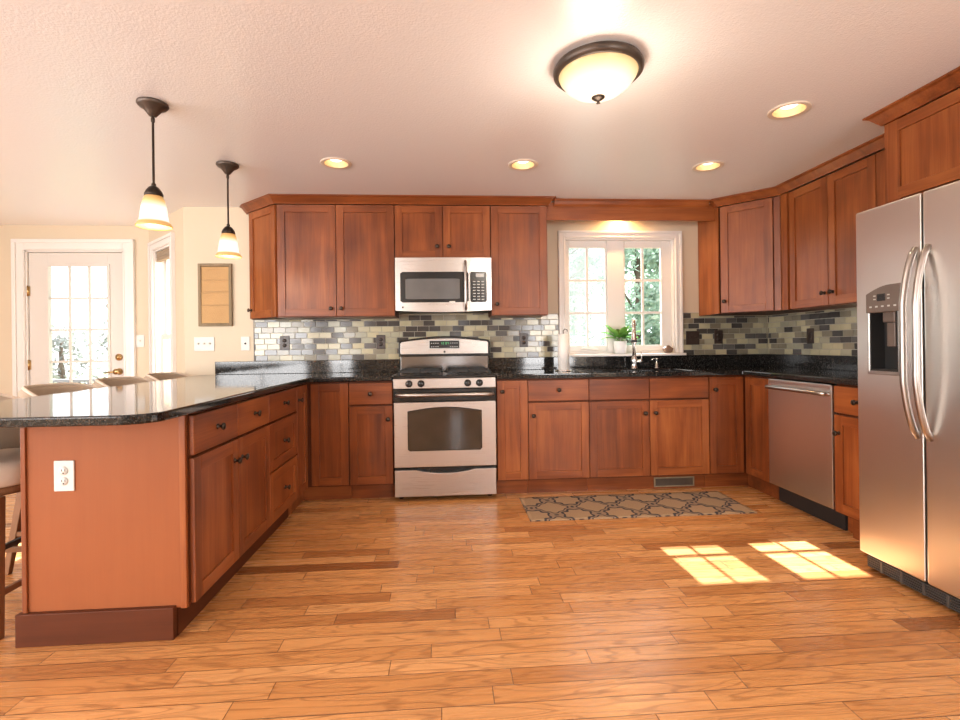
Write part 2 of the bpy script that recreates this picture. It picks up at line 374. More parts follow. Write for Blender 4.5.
# ------------------------------------------------------------------ mesh helpers
class MB:
    def __init__(s):
        s.v = []; s.f = []; s.m = []; s.sm = []

    def add(s, vs, fs, m=0, smooth=False, T=None):
        o = len(s.v)
        s.v += [(T @ Vector(p)) if T else Vector(p) for p in vs]
        for f in fs:
            s.f.append([i+o for i in f]); s.m.append(m); s.sm.append(smooth)
        return s

    def box(s, x0, y0, z0, x1, y1, z1, m=0, T=None):
        x0, x1 = min(x0, x1), max(x0, x1); y0, y1 = min(y0, y1), max(y0, y1); z0, z1 = min(z0, z1), max(z0, z1)
        return s.add([(x0, y0, z0), (x1, y0, z0), (x1, y1, z0), (x0, y1, z0), (x0, y0, z1), (x1, y0, z1), (x1, y1, z1), (x0, y1, z1)],
                     [(0, 3, 2, 1), (4, 5, 6, 7), (0, 1, 5, 4), (1, 2, 6, 5), (2, 3, 7, 6), (3, 0, 4, 7)], m, False, T)

    def prism(s, pts, a, b, axis='z', m=0, T=None, smooth=False):
        """2D polygon extruded from a to b; axis z: (x,y); axis y: (x,z); axis x: (y,z)"""
        n = len(pts)
        def P(p, t):
            return {'z': (p[0], p[1], t), 'y': (p[0], t, p[1]), 'x': (t, p[0], p[1])}[axis]
        ar = sum(pts[i][0]*pts[(i+1) % n][1]-pts[(i+1) % n][0]*pts[i][1] for i in range(n))
        flip = (ar < 0) != (axis == 'y')
        vs = [P(p, a) for p in pts]+[P(p, b) for p in pts]
        fs = [tuple(range(n))[::-1], tuple(range(n, 2*n))]
        if (b < a):
            flip = not flip
        sides = [(i, (i+1) % n, n+(i+1) % n, n+i) for i in range(n)]
        if flip:
            fs = [f[::-1] for f in fs]; sides = [f[::-1] for f in sides]
        o = len(s.v)
        s.add(vs, fs, m, False, T)
        for f in sides:
            s.f.append([i+o for i in f]); s.m.append(m); s.sm.append(smooth)
        return s

    def lathe(s, prof, seg=24, m=0, T=None, smooth=True, cap=True):
        """(r,z) profile about local z; materials may be given per profile span as a list"""
        vs = []
        for r, z in prof:
            for k in range(seg):
                a = 2*PI*k/seg
                vs.append((max(r, 1e-5)*math.cos(a), max(r, 1e-5)*math.sin(a), z))
        n = len(prof); up_ = prof[-1][1] > prof[0][1]
        for i in range(n-1):
            mm = m[i] if isinstance(m, list) else m
            fs = []
            for k in range(seg):
                k2 = (k+1) % seg
                f = (i*seg+k, i*seg+k2, (i+1)*seg+k2, (i+1)*seg+k)
                fs.append(f if up_ else f[::-1])
            if i == 0:
                s.add(vs, fs, mm, smooth, T); base = len(s.v)-len(vs)
            else:
                for f in fs:
                    s.f.append([q+base for q in f]); s.m.append(mm); s.sm.append(smooth)
        if cap:
            lo = list(range(seg)); hi = list(range((n-1)*seg, n*seg))
            m0 = m[0] if isinstance(m, list) else m; m1 = m[-1] if isinstance(m, list) else m
            if prof[0][0] > 1e-4:
                s.f.append([q+base for q in (lo[::-1] if up_ else lo)]); s.m.append(m0); s.sm.append(False)
            if prof[-1][0] > 1e-4:
                s.f.append([q+base for q in (hi if up_ else hi[::-1])]); s.m.append(m1); s.sm.append(False)
        return s

    def tube(s, path, r, seg=10, m=0, T=None, flat=1.0):
        pts = [Vector(p) for p in path]; n = len(pts)
        rs = r if isinstance(r, (list, tuple)) else [r]*n
        tan = []
        for i in range(n):
            tan.append((pts[min(i+1, n-1)]-pts[max(i-1, 0)]).normalized())
        ref = Vector((0, 0, 1)) if abs(tan[0].z) < 0.9 else Vector((1, 0, 0))
        nx = tan[0].cross(ref).normalized(); vs = []
        for i in range(n):
            nx = (nx-tan[i]*nx.dot(tan[i])).normalized(); ny = tan[i].cross(nx)
            for k in range(seg):
                a = 2*PI*k/seg
                vs.append(pts[i]+nx*math.cos(a)*rs[i]+ny*math.sin(a)*rs[i]*flat)
        fs = [(i*seg+k, i*seg+(k+1) % seg, (i+1)*seg+(k+1) % seg, (i+1)*seg+k) for i in range(n-1) for k in range(seg)]
        o = len(s.v)
        s.add(vs, fs, m, True, T)
        s.f.append([o+k for k in range(seg)][::-1]); s.m.append(m); s.sm.append(False)
        s.f.append([o+(n-1)*seg+k for k in range(seg)]); s.m.append(m); s.sm.append(False)
        return s

    def sweep(s, path, prof, m=0):
        """profile (out, z) swept along a 2D path; outward is to the path's right-hand side; mitred corners"""
        P2 = [Vector(p) for p in path]; n = len(P2); nor = []
        for i in range(n-1):
            d = (P2[i+1]-P2[i]).normalized(); nor.append(Vector((d.y, -d.x)))
        rows = []
        for i in range(n):
            if i == 0: o = nor[0]
            elif i == n-1: o = nor[-1]
            else:
                b = (nor[i-1]+nor[i]).normalized(); o = b/max(0.3, b.dot(nor[i]))
            rows.append([(P2[i].x+o.x*q, P2[i].y+o.y*q, z) for q, z in prof])
        k = len(prof); vs = [p for r_ in rows for p in r_]; fs = []
        for i in range(n-1):
            for j in range(k):
                j2 = (j+1) % k
                fs.append((i*k+j, (i+1)*k+j, (i+1)*k+j2, i*k+j2))
        fs.append(tuple(range(k))); fs.append(tuple((n-1)*k+j for j in range(k))[::-1])
        return s.add(vs, fs, m)

    def mesh(s, name, mats, T=None):
        me = bpy.data.meshes.new(name)
        me.from_pydata([tuple(T @ p) if T else tuple(p) for p in s.v], [], s.f)
        for mt in mats:
            me.materials.append(mt)
        me.polygons.foreach_set('material_index', s.m); me.polygons.foreach_set('use_smooth', s.sm)
        me.validate(); me.update()
        bm = bmesh.new(); bm.from_mesh(me); bmesh.ops.recalc_face_normals(bm, faces=bm.faces); bm.to_mesh(me); bm.free()
        return me


WORLD = {}


def link(name, data, parent=None):
    o = bpy.data.objects.new(name, data); COL.objects.link(o)
    if parent is not None:
        o.parent = parent
        WORLD[o.name] = WORLD[parent.name]
    else:
        WORLD[o.name] = Matrix.Identity(4)
    return o


def thing(name, label, cat, loc=(0, 0, 0), rotz=0.0, group=None):
    o = bpy.data.objects.new(name, None); COL.objects.link(o); o.empty_display_size = 0.1
    o.location = loc; o.rotation_euler = (0, 0, rotz); o['label'] = label; o['category'] = cat
    if group: o['group'] = group
    WORLD[o.name] = Matrix.Translation(Vector(loc)) @ Matrix.Rotation(rotz, 4, 'Z')
    return o


def tag(o, label, cat, group=None):
    o['label'] = label; o['category'] = cat
    if group: o['group'] = group
    return o


def part(name, mb, mats, parent=None, bevel=0.0, seg=2, world=False, label=None):
    """one mesh object; world=True: the mesh was laid out in world coordinates"""
    mats = mats if isinstance(mats, list) else [mats]
    T = WORLD[parent.name].inverted() if (world and parent is not None) else None
    o = link(name, mb.mesh(name, mats, T), parent)
    if bevel:
        b = o.modifiers.new('edge', 'BEVEL'); b.width = bevel; b.segments = seg; b.limit_method = 'ANGLE'; b.angle_limit = math.radians(40)
    if label: o['label'] = label
    return o


def struct(name, mb, mats, parent=None, bevel=0.0):
    o = part(name, mb, mats, parent, bevel)
    if parent is None: o['kind'] = 'structure'
    return o


def cut(o, cutters):
    """subtract closed meshes from o"""
    bm = MB()
    for c in cutters:
        bm.add(c.v, c.f)
    co = bpy.data.objects.new('cutter', bm.mesh('cutter', [])); COL.objects.link(co)
    md = o.modifiers.new('cut', 'BOOLEAN'); md.object = co; md.operation = 'DIFFERENCE'; md.solver = 'EXACT'
    bpy.context.view_layer.update()
    dg = bpy.context.evaluated_depsgraph_get()
    me = bpy.data.meshes.new_from_object(o.evaluated_get(dg))
    o.modifiers.remove(md); o.data = me
    bpy.data.objects.remove(co)


def copy_tree(o, parent=None):
    c = o.copy(); COL.objects.link(c)
    if parent is not None: c.parent = parent
    WORLD[c.name] = WORLD.get(parent.name if parent else o.name)
    for ch in [x for x in bpy.data.objects if x.parent == o]:
        copy_tree(ch, c)
    return c


def Tm(loc, rx=0, ry=0, rz=0):
    return Matrix.Translation(Vector(loc)) @ Matrix.Rotation(rz, 4, 'Z') @ Matrix.Rotation(ry, 4, 'Y') @ Matrix.Rotation(rx, 4, 'X')


TOFRONT = Matrix.Rotation(PI/2, 4, 'X')     # local +z of a lathe turns to -y (towards the room)

# ------------------------------------------------------------------ structure
fl = MB(); fl.box(XL-0.2, YR-0.2, -0.1, XW+0.15, 0.80, 0.0)
struct('floor', fl, M_FLOOR)
CANS = [(-0.30, -1.046), (0.915, -1.062), (2.169, -1.079), (2.167, -1.868)]
ce = MB(); ce.prism([(XL-0.2, YR-0.2), (XW+0.15, YR-0.2), (XW+0.15, 0.14), (-1.65, 0.14), (-2.31, 0.80), (XL-0.2, 0.80)], ZC, ZC+0.14)
ceil = struct('ceiling', ce, M_CEIL)
cs = []
for x, y in CANS:
    c = MB(); c.lathe([(0.078, ZC-0.05), (0.078, ZC+0.10)], 40, T=Matrix.Translation((x, y, 0))); cs.append(c)
cut(ceil, cs)


def wall_x(mb, x0, x1, y0, y1, opens, T=None):
    """wall running along x with rectangular openings (a,b,z0,z1)"""
    xs = x0
    for (a, b, c, d) in sorted(opens):
        mb.box(xs, y0, 0, a, y1, ZC, 0, T); mb.box(a, y0, 0, b, y1, c, 0, T); mb.box(a, y0, d, b, y1, ZC, 0, T); xs = b
    mb.box(xs, y0, 0, x1, y1, ZC, 0, T)


WX0, WX1, WZ0, WZ1 = 1.448, 2.443, 1.045, 2.068
w = MB(); wall_x(w, BAYB.x-0.0, XW+0.14, 0.0, 0.14, [(WX0, WX1, WZ0, WZ1)]); struct('wall_back', w, M_WALL)
DX0, DX1, DZ = -3.560, -2.672, 2.082
w = MB(); wall_x(w, XL, BAYA.x+0.06, YN, YN+0.14, [(DX0, DX1, 0.0, DZ)]); struct('wall_nook', w, M_WALL)
bd = (BAYB-BAYA); BAYL = bd.length; BAYR = math.atan2(bd.y, bd.x)
BAYT = Matrix.Translation((BAYA.x, BAYA.y, 0)) @ Matrix.Rotation(BAYR, 4, 'Z')
w = MB(); wall_x(w, 0.0, BAYL, 0.0, 0.14, [(0.145, 0.645, 0.45, 2.06)], BAYT); struct('wall_bay', w, M_WALL)
w = MB(); w.box(XW, YR, 0, XW+0.14, 0.0, ZC); struct('wall_right', w, M_WALL)
w = MB(); wall_x(w, XL, XW+0.14, YR-0.14, YR, REAR_OPEN); struct('wall_rear', w, M_WALL)
w = MB(); LT = Matrix.Rotation(PI/2, 4, 'Z')
wall_x(w, YR, YN+0.14, -XL, -XL+0.14, LEFT_OPEN, LT); struct('wall_left', w, M_WALL)

# casings of the unseen openings around the added fill lights
k = 1
for (a, b, c, d) in REAR_OPEN:
    t = MB()
    for q in ((a-0.08, c-0.08, a, d+0.08), (b, c-0.08, b+0.08, d+0.08), (a, d, b, d+0.08), (a, c-0.08, b, c)):
        t.box(q[0], YR, max(q[1], 0), q[2], YR+0.02, q[3])
    t.box((a+b)/2-0.02, YR-0.08, c, (a+b)/2+0.02, YR-0.04, d)
    struct('trim_%d' % k, t, M_WHITE, bevel=0.003); k += 1
for (a, b, c, d) in LEFT_OPEN:
    t = MB()
    for q in ((a-0.08, c-0.08, a, d+0.08), (b, c-0.08, b+0.08, d+0.08), (a, d, b, d+0.08), (a, c-0.08, b, c)):
        t.box(XL, q[0], max(q[1], 0), XL+0.02, q[2], q[3])
    t.box(XL-0.08, (a+b)/2-0.02, c, XL-0.04, (a+b)/2+0.02, d)
    struct('trim_%d' % k, t, M_WHITE, bevel=0.003); k += 1

# kitchen window: casing, jamb, two sashes with six lights each, stool
def casing(mb, x0, x1, z0, z1, wd, y0, bottom=True, T=None):
    mb.box(x0-wd, y0, z0-(wd if bottom else 0), x0, y0-0.018, z1+wd, 0, T)
    mb.box(x1, y0, z0-(wd if bottom else 0), x1+wd, y0-0.018, z1+wd, 0, T)
    mb.box(x0, y0, z1, x1, y0-0.018, z1+wd, 0, T)
    bb = wd*0.34
    mb.box(x0-wd+0.001, y0-0.0179, z0-(wd if bottom else 0), x0-wd+bb, y0-0.032, z1+wd-bb, 0, T)
    mb.box(x1+wd-bb, y0-0.0179, z0-(wd if bottom else 0), x1+wd-0.001, y0-0.032, z1+wd-bb, 0, T)
    mb.box(x0-wd+0.001, y0-0.0179, z1+wd-bb, x1+wd-0.001, y0-0.032, z1+wd-0.001, 0, T)
    mb.box(x0-0.016, y0-0.0179, z0, x0-0.004, y0-0.024, z1+0.004, 0, T); mb.box(x1+0.004, y0-0.0179, z0, x1+0.016, y0-0.024, z1+0.004, 0, T); mb.box(x0-0.016, y0-0.0179, z1+0.004, x1+0.016, y0-0.024, z1+0.016, 0, T)
    if bottom:
        mb.box(x0, y0, z0-wd, x1, y0-0.018, z0, 0, T)


wc = MB(); casing(wc, WX0, WX1, WZ0, WZ1, 0.062, 0.0, False)
win = struct('window_1', wc, M_WHITE, bevel=0.004)
jb = MB()
jb.box(WX0, 0.0, WZ0, WX0+0.012, 0.14, WZ1); jb.box(WX1-0.012, 0.0, WZ0, WX1, 0.14, WZ1)
jb.box(WX0, 0.0, WZ1-0.012, WX1, 0.14, WZ1); jb.box(WX0, 0.035, WZ0, WX1, 0.14, WZ0+0.02)
part('jamb', jb, M_WHITE, win, 0.002)
st = MB(); st.box(WX0-0.062, -0.085, 1.022, WX1+0.062, 0.06, 1.043)
part('sill', st, M_WHITE, win, 0.005)
ml = MB(); ml.box(1.838, 0.030, WZ0+0.02, 1.992, 0.085, WZ1-0.012)
part('mullion', ml, M_WHITE, win, 0.003)
for i, (a, b, th) in enumerate(((1.497, 1.826, 0.010), (2.006, 2.340, 0.0105))):
    s_ = MB(); za, zb = 1.117, 1.993; ya, yb = 0.045, 0.080
    oa, ob = (WX0+0.012, 1.838) if i == 0 else (1.992, WX1-0.012)
    s_.box(oa, ya, WZ0+0.02, a, yb, WZ1-0.012); s_.box(b, ya, WZ0+0.02, ob, yb, WZ1-0.012)
    s_.box(a, ya, WZ0+0.02, b, yb, za); s_.box(a, ya, zb, b, yb, WZ1-0.012)
    sa = part('sash', s_, M_WHITE, win, 0.004)
    mu = MB(); xm = (a+b)/2
    mu.box(xm-th, 0.052, za, xm+th, 0.072, zb)
    for q in (1, 2):
        zm = za+(zb-za)*q/3; mu.box(a, 0.053, zm-th, b, 0.071, zm+th)
    part('muntins', mu, M_WHITE, sa, 0.001)
    g = MB(); g.box(a, 0.060, za, b, 0.064, zb); part('glass', g, M_GLASS, sa)
    if i == 0:
        g = MB(); g.box(a-0.004, 0.0765, za-0.004, b+0.004, 0.0775, zb+0.004); part('insect_screen', g, M_SCREEN, sa)
cr = MB(); cr.box(1.60, 0.018, 1.085, 1.74, 0.045, 1.100); cr.tube([(1.61, 0.02, 1.095), (1.66, 0.008, 1.088), (1.74, 0.006, 1.080)], 0.007)
part('crank_handle', cr, M_WHITE, win, 0.002)

# breakfast corner door with nine-over lights
dr = MB(); casing(dr, DX0, DX1, 0.0, DZ, 0.105, YN, False)
pass
door = struct('door_1', dr, M_WHITE, bevel=0.004)
jb = MB(); jb.box(DX0, YN, 0, DX0+0.012, YN+0.14, DZ); jb.box(DX1-0.012, YN, 0, DX1, YN+0.14, DZ); jb.box(DX0, YN, DZ-0.012, DX1, YN+0.14, DZ)
part('jamb', jb, M_WHITE, door)
GX0, GX1, GZ0, GZ1 = -3.370, -2.832, 0.42, 1.935
lf = MB(); L0, L1 = DX0+0.016, DX1-0.016; y0, y1 = YN+0.018, YN+0.058
lf.box(L0, y0, 0.01, GX0, y1, DZ-0.016); lf.box(GX1, y0, 0.01, L1, y1, DZ-0.016)
lf.box(GX0, y0, 0.01, GX1, y1, GZ0); lf.box(GX0, y0, GZ1, GX1, y1, DZ-0.016)
leaf = part('leaf', lf, M_DOORW, door, 0.003)
gf = MB(); q = 0.022
gf.box(GX0-q, y0-0.010, GZ0-q, GX0+0.004, y0, GZ1+q); gf.box(GX1-0.004, y0-0.010, GZ0-q, GX1+q, y0, GZ1+q)
gf.box(GX0, y0-0.010, GZ0-q, GX1, y0, GZ0+0.004); gf.box(GX0, y0-0.010, GZ1-0.004, GX1, y0, GZ1+q)
part('glazing_bead', gf, M_DOORW, leaf, 0.003)
mu = MB()
for i in (1, 2):
    xm = GX0+(GX1-GX0)*i/3; mu.box(xm-0.010, y0+0.012, GZ0, xm+0.010, y1-0.012, GZ1)
for i in range(1, 5):
    zm = GZ1-(GZ1-GZ0)*i/5; mu.box(GX0, y0+0.013, zm-0.010, GX1, y1-0.013, zm+0.010)
part('muntins', mu, M_DOORW, leaf)
g = MB(); g.box(GX0, y0+0.018, GZ0, GX1, y0+0.022, GZ1); part('glass', g, M_GLASS, leaf)
for zz in (1.70, 1.00, 0.25):
    h = MB(); h.box(DX0+0.004, YN+0.006, zz-0.045, DX0+0.028, YN+0.019, zz+0.045); h.lathe([(0.007, zz-0.05), (0.007, zz+0.05)], 10, T=Matrix.Translation((DX0+0.014, YN+0.004, 0)))
    part('hinge', h, M_BRASS, door)
kb = MB(); kb.lathe([(0.032, 0), (0.032, 0.006), (0.012, 0.012), (0.011, 0.030), (0.024, 0.040), (0.029, 0.052), (0.022, 0.064), (0.0, 0.067)], 20, T=Tm((-2.735, y0, 0.925)) @ TOFRONT)
kb.tube([(-2.735, y0-0.05, 0.925), (-2.78, y0-0.052, 0.922), (-2.84, y0-0.05, 0.912)], [0.011, 0.009, 0.007])
part('door_handle', kb, M_BRASS, leaf)
kb = MB(); kb.lathe([(0.033, 0), (0.033, 0.010), (0.026, 0.016), (0.014, 0.018), (0.013, 0.026), (0.0, 0.027)], 20, T=Tm((-2.735, y0, 1.062)) @ TOFRONT)
part('deadbolt', kb, M_BRASS, leaf)

# window in the slanted bay wall
bw = MB(); casing(bw, 0.145, 0.645, 0.45, 2.06, 0.080, 0.0, True, BAYT)
bay = struct('window_2', bw, M_WHITE, bevel=0.004)
sh = MB(); a, b, za, zb = 0.145, 0.645, 0.45, 2.06
sh.box(a, 0.0, za, a+0.015, 0.14, zb, 0, BAYT); sh.box(b-0.015, 0.0, za, b, 0.14, zb, 0, BAYT); sh.box(a, 0.0, zb-0.015, b, 0.14, zb, 0, BAYT); sh.box(a, 0.0, za, b, 0.14, za+0.015, 0, BAYT)
part('jamb', sh, M_WHITE, bay)
for (z0_, z1_, yy) in ((0.465, 1.27, 0.05), (1.23, 2.045, 0.085)):
    s_ = MB(); f_ = 0.04
    s_.box(a+0.015, yy, z0_, a+0.015+f_, yy+0.03, z1_, 0, BAYT); s_.box(b-0.015-f_, yy, z0_, b-0.015, yy+0.03, z1_, 0, BAYT)
    s_.box(a+0.05, yy, z0_, b-0.05, yy+0.03, z0_+f_, 0, BAYT); s_.box(a+0.05, yy, z1_-f_, b-0.05, yy+0.03, z1_, 0, BAYT)
    sa = part('sash', s_, M_WHITE, bay)
    g = MB(); g.box(a+0.05, yy+0.012, z0_+f_, b-0.05, yy+0.016, z1_-f_, 0, BAYT); part('glass', g, M_GLASS, sa)
bl = MB()
for i in range(5):
    bl.box(a+0.018, 0.012+0.002*(i % 2), 1.955+0.018*i, b-0.018, 0.045, 1.971+0.018*i, 0, BAYT)
rb = part('rolled_blind', bl, M_BLIND, bay, 0.002)

# baseboards that can be seen past the peninsula
b_ = MB(); b_.box(XL, YN-0.014, 0, DX0-0.105, YN, 0.11); b_.box(DX1+0.105, YN-0.014, 0, BAYA.x, YN, 0.11); struct('baseboard_nook', b_, M_WHITE, bevel=0.003)
b_ = MB(); b_.box(XL, YR, 0, XL+0.014, YN, 0.11); struct('baseboard_left', b_, M_WHITE, bevel=0.003)
b_ = MB(); b_.box(0.0, -0.014, 0, BAYL, 0, 0.11, 0, BAYT); struct('baseboard_bay', b_, M_WHITE, bevel=0.003)

# outside
lw = MB(); lw.box(-30, 1.2, -0.9, 30, 45, -0.7); struct('ground', lw, M_LAWN)

# ------------------------------------------------------------------ cabinet builders (local frame: x along the front, -y to the room)
_k = MB(); _k.lathe([(0.0, -0.001), (0.0115, -0.001), (0.0115, 0.003), (0.0065, 0.006), (0.0055, 0.014), (0.010, 0.019), (0.0155, 0.023), (0.0160, 0.027), (0.0125, 0.031), (0.0, 0.0325)], 18, T=TOFRONT)
KNOB = _k.mesh('knob', [M_BRONZE])


def knob(parent, x, y, z):
    o = link('knob', KNOB, parent); o.location = (x, y, z); return o


ST = 0.058


def shaker(name, parent, x0, x1, z0, z1, yf, mats=None, kn=None, st=ST):
    """framed front with a recessed flat panel"""
    g = 0.0024; x0 += g; x1 -= g; z0 += g; z1 -= g; yb = yf+0.02
    d = MB()
    d.box(x0, yf, z0, x0+st, yb, z1, 0); d.box(x1-st, yf, z0, x1, yb, z1, 0)
    d.box(x0+st, yf, z0, x1-st, yb, z0+st, 1); d.box(x0+st, yf, z1-st, x1-st, yb, z1, 1)
    d.box(x0+st, yf+0.009, z0+st, x1-st, yb-0.002, z1-st, 0)
    o = part(name, d, mats or [MW_V, MW_H], parent, 0.0016)
    if kn: knob(o, kn[0], yf, kn[1])
    return o


def slab(name, parent, x0, x1, z0, z1, yf, kn=None, mat=None):
    g = 0.0024
    d = MB(); d.box(x0+g, yf, z0+g, x1-g, yf+0.02, z1-g)
    o = part(name, d, mat or MW_H, parent, 0.003)
    if kn: knob(o, kn[0], yf, kn[1])
    return o


DZ0, DZS, DRZ, DZ1 = 0.121, 0.698, 0.706, 0.868


def base_box(parent, w, depth=0.61, z1=CB-0.001, x0=0.0):
    b = MB(); b.box(x0+0.001, -depth, 0.112, w-0.001, -0.022, z1)
    part('body', b, M_BOX, parent)
    t = MB(); t.box(x0+0.001, -depth+0.06, 0.0, w-0.001, -depth+0.078, 0.112)
    part('toe_kick', t, [MW_H], parent)


CABG = 'cherry base cabinets'
UPG = 'cherry wall cabinets'
BY = -0.612   # local body front; fronts sit on it, door face at BD


def back_base(x0, x1, label):
    return thing('base_cabinet', label, 'cabinet', (x0, 0, 0), 0, CABG)


# inside corner by the peninsula
t = thing('corner_base_cabinet', 'cherry corner base cabinet with two tall doors meeting where peninsula joins the stove wall', 'cabinet', (-0.62, -0.62, 0), 0, CABG)
b = MB(); b.box(-1.236, -0.608, 0.112, -0.322, -0.022, CB-0.001); b.box(-1.236, -0.898, 0.112, -0.632, -0.608, CB-0.001)
part('body', b, M_BOX, t, world=True)
b = MB(); b.box(-0.69, -0.55, 0, -0.322, -0.532, 0.112); b.box(-0.692, -0.898, 0, -0.674, -0.55, 0.112); part('toe_kick', b, MW_H, t, world=True)
d = shaker('door', t, -0.594-(-0.62), -0.322+0.62, DZ0, DZ1, BD+0.62)
pt = Matrix.Translation((0.011, 0, 0)) @ Matrix.Rotation(PI/2, 4, 'Z')
# door on the peninsula side, built facing +x
d = MB(); g = 0.0024; ya, yb = -0.898+g, -0.655-g; z0, z1 = DZ0+g, DZ1-g; xa, xb = XP-0.02, XP
d.box(xa, ya, z0, xb, ya+ST, z1, 0); d.box(xa, yb-ST, z0, xb, yb, z1, 0); d.box(xa, ya+ST, z0, xb, yb-ST, z0+ST, 1); d.box(xa, ya+ST, z1-ST, xb, yb-ST, z1, 1)
d.box(xa+0.002, ya+ST, z0+ST, xb-0.009, yb-ST, z1-ST, 0)
dd = part('door', d, [MW_V, MW_H], t, 0.0016, world=True)
kk = knob(dd, XP+0.62, -0.862+0.62, 0.775); kk.rotation_euler = (0, 0, PI/2)

t = back_base(-0.320, -0.002, 'cherry base cabinet with drawer over door between the peninsula corner and the stove')
W = 0.318; base_box(t, W); slab('drawer', t, 0, W, DRZ, DZ1, BD, (W/2, 0.787)); shaker('door', t, 0, W, DZ0, DZS, BD, kn=(W-0.033, 0.600))
t = back_base(0.764, 1.001, 'narrow cherry base cabinet with one tall door touching the stove on its window side')
W = 0.237; base_box(t, W); shaker('door', t, 0.002, W, DZ0, DZ1, BD, kn=(0.042, 0.785))
t = back_base(1.001, 1.466, 'cherry base cabinet with knobbed drawer over one door between the narrow cabinet and the sink')
W = 0.465; base_box(t, W); slab('drawer', t, 0, W, DRZ, DZ1, BD, (W/2, 0.790)); shaker('door', t, 0, W, DZ0, DZS, BD, kn=(0.038, 0.600))
t = back_base(1.466, 2.404, 'wide cherry sink cabinet with two doors under two plain knobless fronts')
t['category'] = 'cabinet'
W = 0.938
b = MB(); b.box(0.001, -0.61, 0.112, W-0.001, -0.59, CB-0.001); b.box(0.001, -0.59, 0.112, 0.019, -0.022, CB-0.001); b.box(W-0.019, -0.59, 0.112, W-0.001, -0.022, CB-0.001)
b.box(0.019, -0.59, 0.112, W-0.019, -0.022, 0.130); b.box(0.019, -0.034, 0.13, W-0.019, -0.022, CB-0.001)
part('body', b, M_BOX, t)
b = MB(); b.box(0.001, -0.55, 0.0, W-0.001, -0.532, 0.112); part('toe_kick', b, MW_H, t)
for i in (0, 1):
    slab('false_front', t, i*W/2, (i+1)*W/2, DRZ, DZ1, BD)
    shaker('door', t, i*W/2, (i+1)*W/2, DZ0, DZS, BD, kn=(W/2+(-0.04 if i == 0 else 0.04), 0.602))
# inside corner by the dishwasher
t = thing('corner_base_cabinet', 'cherry corner base cabinet with two tall doors meeting beside the dishwasher', 'cabinet', (2.69, -0.62, 0), 0, CABG)
b = MB(); b.box(2.406, -0.608, 0.112, XW-0.02, -0.022, CB-0.001); b.box(2.706, -0.918, 0.112, XW-0.02, -0.608, CB-0.001)
part('body', b, M_BOX, t, world=True)
b = MB(); b.box(2.406, -0.55, 0, 2.772, -0.532, 0.112); b.box(2.754, -0.918, 0, 2.772, -0.55, 0.112); part('toe_kick', b, MW_H, t, world=True)
shaker('door', t, 2.406-2.69, 2.680-2.69, DZ0, DZ1, BD+0.62, kn=(2.448-2.69, 0.770))
d = MB(); ya, yb = -0.918+g, -0.640-g; xa, xb = 2.6845, 2.7045
d.box(xa, ya, z0, xb, ya+ST, z1, 0); d.box(xa, yb-ST, z0, xb, yb, z1, 0); d.box(xa, ya+ST, z0, xb, yb-ST, z0+ST, 1); d.box(xa, ya+ST, z1-ST, xb, yb-ST, z1, 1)
d.box(xa+0.009, ya+ST, z0+ST, xb-0.002, yb-ST, z1-ST, 0)
part('door', d, [MW_V, MW_H], t, 0.0016, world=True)
# beside the fridge, facing the peninsula
W = 0.40
t = thing('base_cabinet', 'cherry base cabinet with drawer over door between the dishwasher and the fridge', 'cabinet', (XW, -1.510, 0), -PI/2, CABG)
b = MB(); b.box(0.001, -0.61, 0.112, W-0.001, -0.022, CB-0.001); part('body', b, M_BOX, t)
b = MB(); b.box(0.001, -0.55, 0.0, 0.10, -0.532, 0.112); b.box(0.10, -0.605, 0.0, W-0.001, -0.532, 0.112); part('toe_kick', b, MW_H, t)
slab('drawer', t, 0, W, DRZ, DZ1, BD, (0.17, 0.785)); shaker('door', t, 0, W, DZ0, DZS, BD, kn=(0.036, 0.590))

# peninsula units, facing the stove side
PXB = XP-0.63


def pen_unit(y0, y1, label):
    t = thing('base_cabinet', label, 'cabinet', (PXB, y0, 0), PI/2, CABG)
    b = MB(); b.box(0.001, -0.61, 0.112, y1-y0-0.001, -0.003, CB-0.001); part('body', b, M_BOX, t)
    b = MB(); b.box(0.001, -0.565, 0.0, y1-y0-0.001, -0.547, 0.112); part('toe_kick', b, MW_DARK, t)
    return t


t = pen_unit(-2.262, -1.420, 'cherry peninsula cabinet with two drawers over two doors next to the plain end panel')
W = 0.842
for i in (0, 1):
    slab('drawer', t, 0.005+i*(W-0.005)/2, 0.005+(i+1)*(W-0.005)/2, DRZ, DZ1, BD, (W*(0.25+0.5*i), 0.790))
    shaker('door', t, 0.005+i*(W-0.005)/2, 0.005+(i+1)*(W-0.005)/2, DZ0, DZS, BD, kn=(W/2+(-0.04 if i == 0 else 0.045), 0.600))
t = pen_unit(-1.420, -0.900, 'cherry peninsula cabinet with a stack of three drawers')
W = 0.52
slab('drawer', t, 0, W, DRZ, DZ1, BD, (W/2, 0.790)); shaker('drawer', t, 0, W, 0.420, DZS, BD, kn=(W/2, 0.560)); shaker('drawer', t, 0, W, DZ0, 0.414, BD, kn=(W/2, 0.270))
# end panel
t = thing('end_panel', 'plain reddish cherry panel closing the end of the peninsula', 'panel', (-0.94, -2.27, 0))
p = MB(); p.box(-1.222, -2.270, 0.115, -0.645, -2.264, CB-0.001); pp = part('panel', p, MW_PANEL, t, world=True)
p = MB(); p.box(-1.240, -2.279, 0.115, -1.222, -2.264, CB-0.001); part('edge_strip', p, MW_V, t, 0.002, world=True)
p = MB(); p.box(-0.655, -2.279, 0.115, -0.631, -2.264, CB-0.001); part('edge_strip', p, MW_V, t, 0.002, world=True)
p = MB(); p.box(-1.256, -2.292, 0.0, -0.676, -2.266, 0.125); part('base_board', p, MW_DARK, t, 0.003, world=True, label='dark cherry base board')
